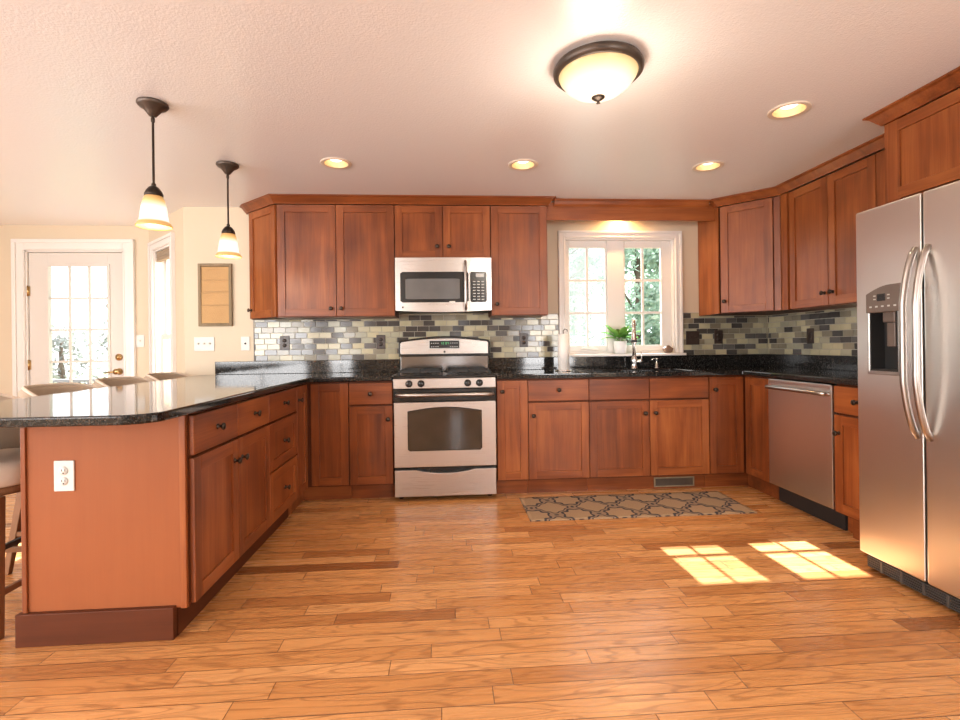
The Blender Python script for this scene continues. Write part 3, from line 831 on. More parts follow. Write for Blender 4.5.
# panel on the stool side
p = MB(); p.box(-1.247, -2.262, 0.0, -1.240, -0.024, CB-0.001)
tag(part('back_panel', p, MW_V), 'cherry back panel of the peninsula facing the bar stools', 'panel')

# ------------------------------------------------------------------ wall cabinets
def upper_box(parent, w, z0=UZ0, z1=UZ1, depth=0.305, y1=-0.002):
    b = MB(); b.box(0.001, -depth, z0, w-0.001, y1, z1); part('body', b, M_BOX, parent)
    u = MB(); u.box(0.001, -depth, z0-0.0015, w-0.001, y1, z0); part('bottom_panel', u, MW_H, parent)


def upper(x0, label):
    return thing('wall_cabinet', label, 'cabinet', (x0, 0, 0), 0, UPG)


# angled end cabinet
t = thing('angled_wall_cabinet', 'narrow cherry wall cabinet with one slanted door beside the wall hanging', 'cabinet', (-1.08, -0.15, 0), 0, UPG)
b = MB(); b.prism([(-1.226, -0.002), (-1.226, -0.040), (-0.936, -0.302), (-0.931, -0.302), (-0.931, -0.002)], UZ0, UZ1); part('body', b, M_BOX, t, world=True)
A = Vector((-1.236, -0.050)); B = Vector((-0.931, -0.326)); L = (B-A).length; ang = math.atan2((B-A).y, (B-A).x)
sub = MB(); yy = 0.0
TT = Matrix.Translation((A.x, A.y, 0)) @ Matrix.Rotation(ang, 4, 'Z')
def shaker_world(name, parent, T, x0, x1, z0, z1, st=ST, extra=None):
    d = MB(); gg = 0.0024; x0 += gg; x1 -= gg; z0 += gg; z1 -= gg
    d.box(x0, 0, z0, x0+st, 0.02, z1, 0, T); d.box(x1-st, 0, z0, x1, 0.02, z1, 0, T)
    d.box(x0+st, 0, z0, x1-st, 0.02, z0+st, 1, T); d.box(x0+st, 0, z1-st, x1-st, 0.02, z1, 1, T)
    d.box(x0+st, 0.009, z0+st, x1-st, 0.018, z1-st, 0, T)
    return part(name, d, [MW_V, MW_H], parent, 0.0016, world=True)


dd = shaker_world('door', t, TT, 0.002, L-0.004, UZ0+0.002, UZ1)
kp = WORLD[t.name].inverted() @ TT @ Vector((0.030, 0, 1.446)); kk = knob(dd, kp.x, kp.y, kp.z); kk.rotation_euler = (0, 0, ang)

t = upper(-0.930, 'tall cherry wall cabinet with paired doors between the slanted corner cabinet and the microwave')
W = 0.924; upper_box(t, W); shaker('door', t, 0.012, W/2+0.004, UZ0+0.002, UZ1, UD, kn=(W/2-0.036, 1.436)); shaker('door', t, W/2+0.004, W, UZ0+0.002, UZ1, UD, kn=(W/2+0.044, 1.436))
t = upper(-0.004, 'short cherry wall cabinet with two small doors above the microwave')
W = 0.766; upper_box(t, W, 1.830); shaker('door', t, 0, W/2, 1.832, UZ1, UD, kn=(W/2-0.045, 1.925)); shaker('door', t, W/2, W, 1.832, UZ1, UD, kn=(W/2+0.047, 1.925))
t = upper(0.764, 'tall single-door cherry wall cabinet between the microwave and the kitchen window')
W = 0.457; upper_box(t, W); shaker('door', t, 0, W, UZ0+0.002, UZ1, UD, kn=(0.045, 1.462))
p = MB(); p.box(W, UD+0.01, UZ0, W+0.006, -0.002, UZ1); part('side_panel', p, MW_V, t)
# diagonal corner
t = thing('diagonal_corner_cabinet', 'cherry corner wall cabinet with one diagonal door beside the kitchen window', 'cabinet', (3.0, -0.3, 0), 0, UPG)
b = MB(); b.prism([(2.672, -0.002), (2.672, -0.310), (2.692, -0.310), (2.995, -0.635), (2.995, -0.700), (XW-0.002, -0.700), (XW-0.002, -0.002)], UZ0, UZ1); part('body', b, M_BOX, t, world=True)
p = MB(); p.box(2.664, -0.326, UZ0, 2.672, -0.002, UZ1); part('side_panel', p, MW_V, t, world=True)
A = Vector((2.672, -0.326)); B = Vector((2.978, -0.652)); L = (B-A).length; ang = math.atan2((B-A).y, (B-A).x)
TT = Matrix.Translation((A.x, A.y, 0)) @ Matrix.Rotation(ang, 4, 'Z')
dd = shaker_world('door', t, TT, 0.008, L-0.050, UZ0+0.002, UZ1)
kp = WORLD[t.name].inverted() @ TT @ Vector((0.040, 0, 1.470)); kk = knob(dd, kp.x, kp.y, kp.z); kk.rotation_euler = (0, 0, ang)
p = MB(); p.box(L-0.046, 0.002, UZ0, L, 0.02, UZ1, 0, TT); part('corner_strip', p, MW_V, t, 0.002, world=True)
p = MB(); p.box(2.978, -0.725, UZ0, 2.996, -0.655, UZ1); part('corner_strip', p, MW_V, t, 0.002, world=True)
# along the fridge wall
t = thing('wall_cabinet', 'tall two-door cherry wall cabinet between the diagonal corner cabinet and the fridge', 'cabinet', (XW, -0.728, 0), -PI/2, UPG)
W = 0.757; upper_box(t, W); shaker('door', t, 0, W/2, UZ0+0.002, UZ1, UD, kn=(W/2-0.034, 1.462)); shaker('door', t, W/2, W, UZ0+0.002, UZ1, UD, kn=(W/2+0.04, 1.462))
p = MB(); p.box(W, UD+0.004, UZ0, W+0.36, -0.302, UZ1); part('filler_panel', p, MW_V, t, 0.002)
# above the fridge
t = thing('fridge_wall_cabinet', 'deep cherry wall cabinet mounted above the fridge', 'cabinet', (XW, -1.850, 0), -PI/2, UPG)
W = 1.05
b = MB(); b.box(0.001, -0.588, 1.845, W-0.001, -0.002, UZ1); part('body', b, MW_V, t)
p = MB(); p.box(0, -0.611, 1.845, 0.085, -0.588, UZ1); part('face_strip', p, MW_V, t)
shaker('door', t, 0.012, 0.52, 1.850, UZ1, -0.612, kn=(0.48, 1.915)); shaker('door', t, 0.52, W, 1.850, UZ1, -0.612, kn=(0.56, 1.915))

# crown mouldings
def crown_prof(z0, z1, out):
    h = z1-z0
    return [(0.0, z0), (0.010, z0), (0.014, z0+0.12*h), (0.024, z0+0.30*h), (out*0.72, z0+0.74*h), (out*0.90, z0+0.84*h), (out, z0+0.86*h), (out, z1), (0.0, z1)]


Z1C = ZC-0.001
c = MB(); c.sweep([(-1.262, -0.001), (-1.230, -0.052), (-0.931, -0.326), (1.227, -0.326), (1.227, -0.288)], crown_prof(UZ1+0.001, Z1C, 0.062))
tag(part('crown_molding', c, MW_H), 'cherry crown molding over the stove side wall cabinets', 'molding', 'crown moldings')
c = MB(); c.sweep([(2.664, -0.288), (2.664, -0.326), (2.978, -0.655), (2.978, -1.79)], crown_prof(UZ1+0.001, Z1C, 0.062))
tag(part('crown_molding', c, MW_H), 'cherry crown molding bending over the diagonal corner cabinet', 'molding', 'crown moldings')
c = MB(); c.sweep([(XW-0.34, -1.850), (2.700, -1.850), (2.700, -2.90)], crown_prof(UZ1+0.001, Z1C, 0.062))
tag(part('crown_molding', c, MW_H), 'cherry crown molding over the cabinet above the fridge', 'molding', 'crown moldings')
# valance above the kitchen window
t = thing('window_valance', 'cherry valance board with crown running over the kitchen window', 'valance', (1.94, -0.25, 2.15))
v_ = MB(); v_.box(1.230, -0.285, 2.155, 2.663, -0.265, 2.300); part('board', v_, MW_H, t, 0.002, world=True)
c = MB(); c.sweep([(1.292, -0.285), (2.600, -0.285)], crown_prof(2.262, Z1C, 0.045)); part('crown', c, MW_H, t, world=True)
v_ = MB(); v_.lathe([(0.035, 2.285), (0.035, Z1C)], 20, T=Matrix.Translation((1.94, -0.10, 0))); lfx = part('light_fixture', v_, M_BULB, t, world=True)
ld = bpy.data.lights.new('valance_lamp', 'SPOT'); ld.energy = 24; ld.color = (1.0, 0.54, 0.20); ld.spot_size = 2.9; ld.spot_blend = 0.7; ld.shadow_soft_size = 0.03
lo = bpy.data.objects.new('valance_lamp', ld); COL.objects.link(lo); lo.parent = t; lo.location = (0.0, 0.15, 0.125)

# ------------------------------------------------------------------ worktops
def arc(cx, cy, r, a0, a1, n=8):
    return [(cx+r*math.cos(math.radians(a0+(a1-a0)*i/n)), cy+r*math.sin(math.radians(a0+(a1-a0)*i/n))) for i in range(n+1)]


out = [(-0.003, -0.003), (-0.003, -0.655), (-0.584, -0.655)]+arc(-0.694, -2.475, 0.110, 0, -90, 10)+arc(-1.445, -2.485, 0.10, -90, -180, 8)+[(-1.655, -0.003)]
t = thing('granite_countertop', 'black granite countertop covering the peninsula and running to the stove', 'countertop', (-1.1, -1.3, CB), 0, 'granite countertops')
c = MB(); c.prism(out, CB, CT); part('slab', c, M_GRAN, t, 0.008, 3, world=True)
c = MB(); c.box(-1.535, -0.021, CT, -0.003, -0.001, 1.022); part('backsplash', c, M_GRAN, t, 0.003, world=True)
t = thing('granite_countertop', 'black granite countertop with sink running from the stove to the fridge', 'countertop', (2.0, -0.3, CB), 0, 'granite countertops')
c = MB(); c.prism([(0.765, -0.003), (0.765, -0.655), (2.659, -0.655), (2.659, -1.925), (XW-0.003, -1.925), (XW-0.003, -0.003)], CB, CT)
sl = part('slab', c, M_GRAN, t, world=True)
hole = MB(); hole.box(1.56, -0.565, CB-0.05, 2.32, -0.155, CT+0.05); cut(sl, [hole])
b_ = sl.modifiers.new('edge', 'BEVEL'); b_.width = 0.007; b_.segments = 3; b_.limit_method = 'ANGLE'; b_.angle_limit = math.radians(40)
c = MB(); c.box(0.765, -0.021, CT, XW-0.004, -0.001, 1.022); c.box(XW-0.022, -1.925, CT, XW-0.001, -0.021, 1.022); part('backsplash', c, M_GRAN, t, 0.003, world=True)

# sink
t = thing('sink', 'stainless undermount sink under the kitchen window', 'sink', (1.94, -0.36, 0.7))
s_ = MB(); z0_, z1_ = 0.70, CB
for (a, b) in ((1.555, 1.925), (1.955, 2.325)):
    s_.box(a, -0.57, z0_, b, -0.15, z0_+0.008); s_.box(a, -0.57, z0_, a+0.008, -0.15, z1_-0.002); s_.box(b-0.008, -0.57, z0_, b, -0.15, z1_-0.002)
    s_.box(a, -0.57, z0_, b, -0.562, z1_-0.002); s_.box(a, -0.158, z0_, b, -0.15, z1_-0.002)
s_.box(1.925, -0.57, z1_-0.04, 1.955, -0.15, z1_-0.012)
part('basin', s_, M_SINK, t, 0.003, world=True)
for x in (1.74, 2.14):
    s_ = MB(); s_.lathe([(0.045, z0_+0.008), (0.045, z0_+0.011), (0.03, z0_+0.011), (0.0, z0_+0.009)], 20, T=Matrix.Translation((x, -0.36, 0))); part('drain', s_, M_CHROME, t, world=True)

# tiles
def tile_run(mb, x0, x1, z0, z1, T, seed):
    tw, th, gp, ZB = 0.1005, 0.0472, 0.0028, 0.9286
    mb.box(x0, -0.006, z0, x1, 0.0, z1, 0, T)
    for r in range(0, 12):
        z = ZB+r*th; zt = min(z+th-gp, z1)
        if z < z0-0.002 or zt-z < 0.006: continue
        off = (tw/2 if r % 2 else 0)+random.Random(seed*100+r).choice([0, tw*0.25])
        for c in range(math.floor((x0-off)/tw), math.ceil((x1-off)/tw)+1):
            a = max(c*tw+off, x0); b = min(c*tw+off+tw-gp, x1)
            if b-a < 0.004: continue
            rnd = random.Random(seed*7919+r*131+c*17)
            i = rnd.choices([1, 2, 3, 4, 5], [20, 27, 22, 20, 11])[0]
            e = 0.0015; tx = rnd.uniform(-0.0006, 0.0006); tz = rnd.uniform(-0.0005, 0.0005)
            y = -0.0095
            vs = [(a, -0.005, z), (b, -0.005, z), (b, -0.005, zt), (a, -0.005, zt),
                  (a+e, y-tx-tz, z+e), (b-e, y+tx-tz, z+e), (b-e, y+tx+tz, zt-e), (a+e, y-tx+tz, zt-e)]
            mb.add(vs, [(4, 5, 6, 7), (0, 1, 5, 4), (1, 2, 6, 5), (2, 3, 7, 6), (3, 0, 4, 7)], i, False, T)


IDT = Matrix.Translation((0, -0.001, 0))
TM = [M_GROUT]+M_TILES
m_ = MB(); tile_run(m_, -1.215, -0.001, 1.023, UZ0-0.004, IDT, 1); tile_run(m_, -0.001, 0.764, 0.9286, 1.41, IDT, 1); tile_run(m_, 0.764, 1.227, 1.023, UZ0-0.004, IDT, 1); tile_run(m_, 1.227, 1.383, 1.023, 1.402, IDT, 1)
tb = part('tile_backsplash', m_, TM); tag(tb, 'mosaic tile backsplash in charcoal, cream and olive behind the stove', 'backsplash', 'tile backsplashes')
tr = MB(); tr.box(-1.221, -0.012, 1.023, -1.215, -0.001, UZ0-0.003); part('edge_trim', tr, M_BROWNPL, tb)
m_ = MB(); tile_run(m_, 2.507, 2.662, 1.023, 1.402, IDT, 1); tile_run(m_, 2.662, XW-0.012, 1.023, UZ0-0.004, IDT, 1)
tile_run(m_, 0.012, 1.95, 1.023, UZ0-0.004, Matrix.Translation((XW-0.001, 0, 0)) @ Matrix.Rotation(-PI/2, 4, 'Z'), 5)
tag(part('tile_backsplash', m_, TM), 'mosaic tile backsplash wrapping the corner between kitchen window and fridge', 'backsplash', 'tile backsplashes')

# ------------------------------------------------------------------ stove
t = thing('gas_range', 'stainless steel gas stove with black cooktop and oven window', 'stove', (0.381, -0.34, 0))
X0, X1, YF = 0.003, 0.759, -0.665
b = MB(); b.box(X0, -0.625, 0.03, X1, -0.025, 0.885)
for x in (0.05, 0.71):
    for y in (-0.58, -0.10): b.lathe([(0.018, 0.0), (0.018, 0.03)], 10, T=Matrix.Translation((x, y, 0)))
part('body', b, M_BLACK, t, 0.004, world=True)
# storage drawer with scooped top
d = MB(); pts = [(X0+0.006, 0.032), (X1-0.006, 0.032), (X1-0.006, 0.226)]
for i in range(13):
    q = i/12; x = X1-0.16-(X1-X0-0.32)*q; pts.append((x, 0.226-0.026*math.sin(PI*q)**0.8))
pts.append((X0+0.006, 0.226)); d.prism(pts, YF, -0.625, 'y'); part('storage_drawer', d, M_STEEL, t, 0.004, world=True)
# oven door
d = MB(); d.box(X0+0.004, YF, 0.246, X1-0.004, -0.627, 0.722); od = part('oven_door', d, M_STEEL, t, 0.005, world=True)
gl = []
for i in range(13):
    q = i/12; gl.append((0.645-(0.645-0.113)*q, 0.652+0.028*math.sin(PI*q)))
pts = [(0.128, 0.370), (0.632, 0.370), (0.645, 0.384)]+gl+[(0.113, 0.384)]
d = MB(); d.prism(pts, YF-0.002, YF+0.004, 'y'); part('oven_window', d, M_OVGLASS, od, world=True)
cx, cz = 0.379, 0.52
pts2 = [(cx+(x-cx)*1.022, cz+(z-cz)*1.035) for x, z in pts]
d = MB(); d.prism(pts2, YF-0.0012, YF+0.003, 'y'); part('window_surround', d, M_BLACK, od, world=True)
d = MB(); d.box(X0+0.002, YF+0.004, 0.726, X1-0.002, -0.627, 0.815); part('door_top_band', d, M_BLACK, od, 0.003, world=True)
h = MB(); hp = [(0.030, YF+0.004, 0.776), (0.040, YF-0.035, 0.776), (0.075, YF-0.048, 0.777), (0.381, YF-0.056, 0.778), (0.687, YF-0.048, 0.777), (0.722, YF-0.035, 0.776), (0.732, YF+0.004, 0.776)]
h.tube(hp, 0.0125, 12, flat=1.0); part('oven_handle', h, M_HANDLE, od, world=True)
# control panel
d = MB(); d.box(X0+0.003, YF, 0.820, X1-0.003, -0.627, 0.894); cp = part('control_panel', d, M_STEEL, t, 0.004, world=True)
for x in (0.121, 0.208, 0.549, 0.636):
    d = MB(); T = Tm((x, YF, 0.857)) @ TOFRONT
    d.lathe([(0.026, 0), (0.026, 0.006), (0.021, 0.009), (0.019, 0.028), (0.015, 0.031), (0.0, 0.031)], 20, T=T)
    d.box(x-0.005, YF-0.036, 0.838, x+0.005, YF-0.03, 0.876); part('burner_knob', d, M_BLACK, cp, world=True)
# cooktop
d = MB(); d.box(X0, -0.655, 0.886, X1, -0.075, 0.914); d.box(X0, -0.662, 0.896, X1, -0.650, 0.914); part('cooktop', d, M_BLACK, t, 0.006, world=True)
for (x, y, r) in ((0.20, -0.50, 0.045), (0.56, -0.50, 0.05), (0.20, -0.22, 0.04), (0.56, -0.22, 0.035)):
    d = MB(); d.lathe([(r+0.02, 0.914), (r+0.015, 0.919), (r, 0.921), (r, 0.930), (r*0.8, 0.936), (0.0, 0.936)], 20, T=Matrix.Translation((x, y, 0))); part('burner', d, M_IRON, t, world=True)
for (a, b) in ((0.035, 0.362), (0.400, 0.727)):
    d = MB(); zg = 0.946
    for y in (-0.60, -0.36, -0.12):
        d.box(a, y-0.006, zg-0.012, b, y+0.006, zg)
    for x in (a, (a+b)/2-0.006, b-0.012):
        d.box(x, -0.606, zg-0.012, x+0.012, -0.114, zg)
    for x in (a, b-0.012):
        for y in (-0.606, -0.126): d.box(x, y, 0.914, x+0.012, y+0.012, zg-0.006)
    for y in (-0.50, -0.22):
        d.box(a+0.03, y-0.005, zg-0.006, b-0.03, y+0.005, zg+0.006)
    part('grate', d, M_IRON, t, 0.002, world=True)
# backguard
d = MB(); d.box(0.010, -0.085, 0.914, 0.752, -0.025, 1.055); part('backguard_lower', d, M_STEELREFL, t, 0.004, world=True)
def guard(x0, x1, z0, z1, rise):
    p = [(x0, z0), (x1, z0), (x1, z1-rise-0.012), (x1-0.012, z1-rise)]
    for i in range(1, 12):
        q = i/12; p.append((x1-0.012-(x1-x0-0.024)*q, z1-rise+rise*math.sin(PI*q)))
    return p+[(x0+0.012, z1-rise), (x0, z1-rise-0.012)]


d = MB(); d.prism(guard(-0.004, 0.766, 1.043, 1.214, 0.034), -0.105, -0.022, 'y'); bgp = part('backguard', d, M_BLACK, t, 0.005, world=True)
d = MB(); d.prism(guard(0.012, 0.750, 1.064, 1.195, 0.028), -0.109, -0.100, 'y'); bgf = part('backguard_face', d, M_STEEL, bgp, 0.002, world=True)
d = MB(); d.box(0.248, -0.112, 1.106, 0.512, -0.106, 1.180); part('display_surround', d, M_MARK, bgp, 0.004, world=True)
d = MB(); d.box(0.256, -0.114, 1.113, 0.504, -0.108, 1.174, 0)
sg = {'1': 'bc', '2': 'abged', '0': 'abcdef', '4': 'fgbc'}
def seg7(mb, ch, x, z, s, y, m):
    w_, h_ = s*0.5, s*0.5; tt = s*0.12
    R_ = {'a': (0, 2*h_-tt, w_, 2*h_), 'g': (0, h_-tt/2, w_, h_+tt/2), 'd': (0, 0, w_, tt), 'f': (0, h_, tt, 2*h_), 'b': (w_-tt, h_, w_, 2*h_), 'e': (0, 0, tt, h_), 'c': (w_-tt, 0, w_, h_)}
    for k_ in sg[ch]:
        r_ = R_[k_]; mb.box(x+r_[0], y-0.0008, z+r_[1], x+r_[2], y, z+r_[3], m)


for i, ch in enumerate('1204'):
    seg7(d, ch, 0.348+i*0.018+(0.006 if i > 1 else 0), 1.144, 0.020, -0.114, 1)
for i in range(4):
    for j in range(2):
        for sx in (0.268, 0.428):
            d.box(sx+i*0.018, -0.1146, 1.122+j*0.030, sx+i*0.018+0.010, -0.114, 1.127+j*0.030, 2)
part('clock_display', d, [M_BLACK, M_LCD, M_MARK], bgp, world=True)
d = MB(); d.lathe([(0.009, 0), (0.009, 0.002), (0.0, 0.002)], 16, T=Tm((0.381, -0.109, 1.082)) @ TOFRONT); part('badge', d, M_BLACKM, bgp, world=True)

# ------------------------------------------------------------------ microwave
t = thing('microwave', 'stainless over-the-range microwave with curved vertical handle', 'microwave', (0.381, -0.2, 1.41))
b = MB(); b.box(0.003, -0.375, 1.412, 0.759, -0.012, 1.826); part('body', b, M_BLACKM, t, 0.003, world=True)
def bowfront(x0, x1, z0, z1, sag=0.014, n=14, bow=0.012):
    """front plate bowed towards the room with a sagging lower edge"""
    mb = MB(); vs = []
    for i in range(n+1):
        q = i/n; x = x0+(x1-x0)*q
        X = (x-0.003)/0.756
        yb = -0.388-bow*math.sin(PI*X); zb = z0-sag*math.sin(PI*X)
        vs += [(x, yb, zb), (x, yb, z1), (x, -0.375, zb), (x, -0.375, z1)]
    fs = []
    for i in range(n):
        a = 4*i; b = 4*(i+1)
        fs += [(a, b, b+1, a+1), (a+2, a+3, b+3, b+2), (a+1, b+1, b+3, a+3), (a, a+2, b+2, b)]
    fs += [(0, 1, 3, 2), (4*n, 4*n+2, 4*n+3, 4*n+1)]
    mb.add(vs, fs, 0, False); return mb


def onface(x, off=0.0):
    return -0.388-0.012*math.sin(PI*(x-0.003)/0.756)-off


dd = part('door', bowfront(0.003, 0.583, 1.412, 1.826), M_STEEL, t, world=True)
ctl = part('control_side', bowfront(0.585, 0.759, 1.412, 1.826, n=6), M_STEEL, t, world=True)
def facepanel(x0, x1, z0, z1, off, n=10, m=0, rc=0.012):
    mb = MB(); vs = []
    for i in range(n+1):
        x = x0+(x1-x0)*i/n; y = onface(x, off); e = min(x-x0, x1-x); c_ = 0 if e > rc else rc-math.sqrt(max(0, rc*rc-(rc-e)**2))
        vs += [(x, y, z0+c_), (x, y, z1-c_), (x, y+off+0.002, z0+c_), (x, y+off+0.002, z1-c_)]
    fs = []
    for i in range(n):
        a = 4*i; b = a+4
        fs += [(a, b, b+1, a+1), (a+1, b+1, b+3, a+3), (a, a+2, b+2, b)]
    fs += [(0, 1, 3, 2), (4*n, 4*n+2, 4*n+3, 4*n+1)]
    mb.add(vs, fs, m); return mb


part('window_surround', facepanel(0.042, 0.578, 1.474, 1.714, 0.0015, 30), M_BLACK, dd, world=True)
part('window', facepanel(0.082, 0.508, 1.500, 1.660, 0.003, 20, rc=0.004), M_MWGLASS, dd, world=True)
part('keypad', facepanel(0.590, 0.722, 1.474, 1.714, 0.0015, 16), M_BLACK, ctl, world=True)
kp_ = MB()
for i in range(3):
    for j in range(7):
        x = 0.612+i*0.034; z = 1.492+j*0.0235
        kp_.box(x, onface(x, 0.0035), z, x+0.020, onface(x, 0.0), z+0.007)
part('key_markings', kp_, M_MARK, ctl, world=True)
kp_ = MB(); kp_.box(0.636, onface(0.65, 0.0036), 1.672, 0.700, onface(0.65, 0.0), 1.700); part('clock_display', kp_, M_MARK, ctl, world=True)
h = MB(); h.tube([(0.553, onface(0.553), 1.795), (0.553, onface(0.553, 0.030), 1.785), (0.553, onface(0.553, 0.042), 1.745), (0.553, onface(0.553, 0.048), 1.605), (0.553, onface(0.553, 0.042), 1.465), (0.553, onface(0.553, 0.030), 1.425), (0.553, onface(0.553), 1.415)], 0.0115, 12)
part('handle', h, M_HANDLE, dd, world=True)
h = MB(); h.lathe([(0.008, 0), (0.008, 0.002), (0.0, 0.002)], 14, T=Tm((0.060, onface(0.06), 1.437)) @ TOFRONT); part('badge', h, M_GREY, dd, world=True)
h = MB(); h.box(0.425, onface(0.45, 0.003), 1.470, 0.470, onface(0.45, 0), 1.482); part('sticker', h, M_PLATE, dd, world=True)

# ------------------------------------------------------------------ dishwasher
t = thing('dishwasher', 'stainless dishwasher under the counter between corner cabinet and fridge side cabinet', 'dishwasher', (XW-0.3, -1.215, 0))
FX = 2.678
b = MB(); b.box(FX+0.030, -1.506, 0.115, XW-0.03, -0.922, 0.866); part('body', b, M_GREY, t, world=True)
b = MB(); b.box(FX, -1.505, 0.128, FX+0.032, -0.923, 0.868); dd = part('door', b, M_STEELV, t, 0.005, world=True)
b = MB(); b.box(FX-0.001, -1.500, 0.845, FX+0.030, -0.928, 0.869); part('control_strip', b, M_STEELV, dd, 0.003, world=True)
h = MB(); h.tube([(FX, -0.950, 0.812), (FX-0.030, -0.952, 0.814), (FX-0.040, -0.985, 0.815), (FX-0.046, -1.215, 0.817), (FX-0.040, -1.445, 0.815), (FX-0.030, -1.478, 0.814), (FX, -1.480, 0.812)], 0.0135, 12)
part('handle', h, M_HANDLE, dd, world=True)
b = MB(); b.box(2.752, -1.506, 0.0, 2.77, -0.922, 0.114); part('kick_plate', b, M_BLACKM, t, world=True)

# ------------------------------------------------------------------ fridge
t = thing('refrigerator', 'stainless side-by-side refrigerator with door dispenser', 'refrigerator', (2.85, -2.42, 0))
FXF = 2.439; FY0, FY1, FS = -1.962, -2.870, -2.302
b = MB(); b.box(2.525, FY1+0.004, 0.03, XW-0.04, FY0-0.004, 1.755); part('body', b, M_GREY, t, 0.006, world=True)
b = MB(); b.box(FXF, FS+0.004, 0.083, 2.518, FY0, 1.765); fz = part('freezer_door', b, M_STEELV, t, world=True)
hole = MB(); hole.box(FXF-0.03, -2.190, 0.985, FXF+0.075, -2.040, 1.265)
cut(fz, [hole])
bv = fz.modifiers.new('edge', 'BEVEL'); bv.width = 0.008; bv.segments = 3; bv.limit_method = 'ANGLE'; bv.angle_limit = math.radians(40)
b = MB(); b.box(FXF, FY1, 0.083, 2.518, FS-0.004, 1.765); fd = part('fridge_door', b, M_STEELV, t, 0.008, 3, world=True)
# dispenser: arched control head, recessed bay, paddle, pale rim
def dp(pts, x0, x1, m=0):
    mb = MB(); mb.prism(pts, x0, x1, 'x', m); return mb


ya, yb = -2.028, -2.212
archp = [(ya, 1.262), (ya, 1.352)]+[(ya+(yb-ya)*i/10, 1.352+0.036*math.sin(PI/2*min(1, i/7))) for i in range(1, 11)]+[(yb, 1.262)]
ds = part('dispenser_controls', dp(archp, FXF-0.012, FXF+0.01), M_TAUPEPL, fz, 0.003, world=True)
b = MB(); b.box(FXF-0.014, -2.135, 1.315, FXF-0.011, -2.092, 1.348, 0); part('dispenser_display', b, M_BLACK, ds, world=True)
b = MB()
for i in range(5):
    b.box(FXF-0.0135, -2.050-i*0.032, 1.286, FXF-0.0115, -2.062-i*0.032, 1.293)
part('button_markings', b, M_MARK, ds, world=True); b = MB()
for zz in (1.322, 1.338):
    b.box(FXF-0.0135, -2.072, zz, FXF-0.0115, -2.084, zz+0.005); b.box(FXF-0.0135, -2.146, zz, FXF-0.0115, -2.158, zz+0.005)
part('arrow_markings', b, M_MARK, ds, world=True)
b = MB(); b.box(FXF+0.066, -2.1885, 0.987, FXF+0.074, -2.0415, 1.264); b.box(FXF-0.004, -2.1895, 0.986, FXF+0.07, -2.183, 1.264); b.box(FXF-0.004, -2.047, 0.986, FXF+0.07, -2.0405, 1.264); b.box(FXF-0.004, -2.1895, 0.9855, FXF+0.07, -2.0405, 0.994)
part('dispenser_bay', b, M_BLACKM, fz, world=True)
b = MB(); b.box(FXF+0.020, -2.150, 1.215, FXF+0.066, -2.085, 1.2645); b.box(FXF+0.030, -2.140, 1.10, FXF+0.040, -2.095, 1.215); part('dispenser_paddle', b, M_TAUPEPL, fz, 0.004, world=True)
b = MB(); b.box(FXF-0.008, ya, 0.968, FXF, -2.040, 1.345); b.box(FXF-0.008, -2.190, 0.968, FXF, yb, 1.265); b.box(FXF-0.008, ya, 0.968, FXF, yb, 0.986); part('dispenser_rim', b, M_STEEL, fz, 0.004, world=True)
for y, dr_ in ((-2.272, fz), (-2.330, fd)):
    h = MB(); hp = []
    for i in range(25):
        q = i/24; hp.append((FXF+0.004-0.066*min(1.0, math.sin(PI*q)*1.25)**0.6 if 0 < i < 24 else FXF+0.004, y, 0.705+0.825*q))
    h.tube(hp, [0.014]*25, 12); part('handle', h, M_HANDLE, dr_, world=True)
b = MB(); b.box(2.470, FY1+0.01, 0.012, 2.52, FY0-0.01, 0.070)
for i in range(5):
    b.box(2.464, FY1+0.02, 0.018+i*0.011, 2.471, FY0-0.02, 0.022+i*0.011, 1)
for i in range(8):
    y = FY0-0.09-i*0.105; b.box(2.462, y, 0.014, 2.470, y-0.012, 0.068, 1)
part('base_grille', b, [M_BLACKM, M_GREY], t, world=True)
for y in (FY0-0.05, FY1+0.05):
    for x in (2.60, 3.1):
        b = MB(); b.box(x, y-0.02, 0.0, x+0.04, y+0.02, 0.031); part('foot', b, M_BLACKM, t, world=True)

# ------------------------------------------------------------------ faucet and counter things
t = thing('faucet', 'brushed nickel gooseneck pull-down faucet behind the sink', 'faucet', (2.026, -0.095, CT), -0.37)
b = MB(); b.lathe([(0.032, 0.0), (0.032, 0.006), (0.026, 0.012), (0.025, 0.045), (0.030, 0.060), (0.027, 0.085), (0.017, 0.105), (0.014, 0.125), (0.0, 0.125)], 20); part('base', b, M_CHROME, t)
pth = [(0, 0, 0.11), (0, 0, 0.32)]+[(0, -0.075+0.075*math.cos(a*PI/10), 0.345+0.075*math.sin(a*PI/10)) for a in range(0, 10)]+[(0, -0.152, 0.345), (0, -0.158, 0.315)]
b = MB(); b.tube(pth, 0.0165, 14); sp = part('spout', b, M_CHROME, t)
b = MB(); T = Tm((0, -0.158, 0.31), rx=-0.08)
b.lathe([(0.014, 0.03), (0.018, 0.0), (0.023, -0.04), (0.026, -0.065), (0.0265, -0.067), (0.0265, -0.079), (0.024, -0.081), (0.024, -0.089), (0.0, -0.089)], 18, m=[0, 0, 0, 1, 1, 1, 0, 0], T=T); part('spray_head', b, [M_CHROME, M_BLACKM], t)
b = MB(); b.tube([(0.022, 0, 0.062), (0.050, 0, 0.064), (0.064, -0.002, 0.075)], [0.017, 0.016, 0.013], 14); b.tube([(0.060, 0, 0.072), (0.063, -0.004, 0.110), (0.055, -0.012, 0.150)], [0.008, 0.006, 0.005], 10); part('lever', b, M_CHROME, t)
t = thing('soap_dispenser', 'small nickel soap pump set in the counter beside the faucet', 'soap dispenser', (2.225, -0.100, CT))
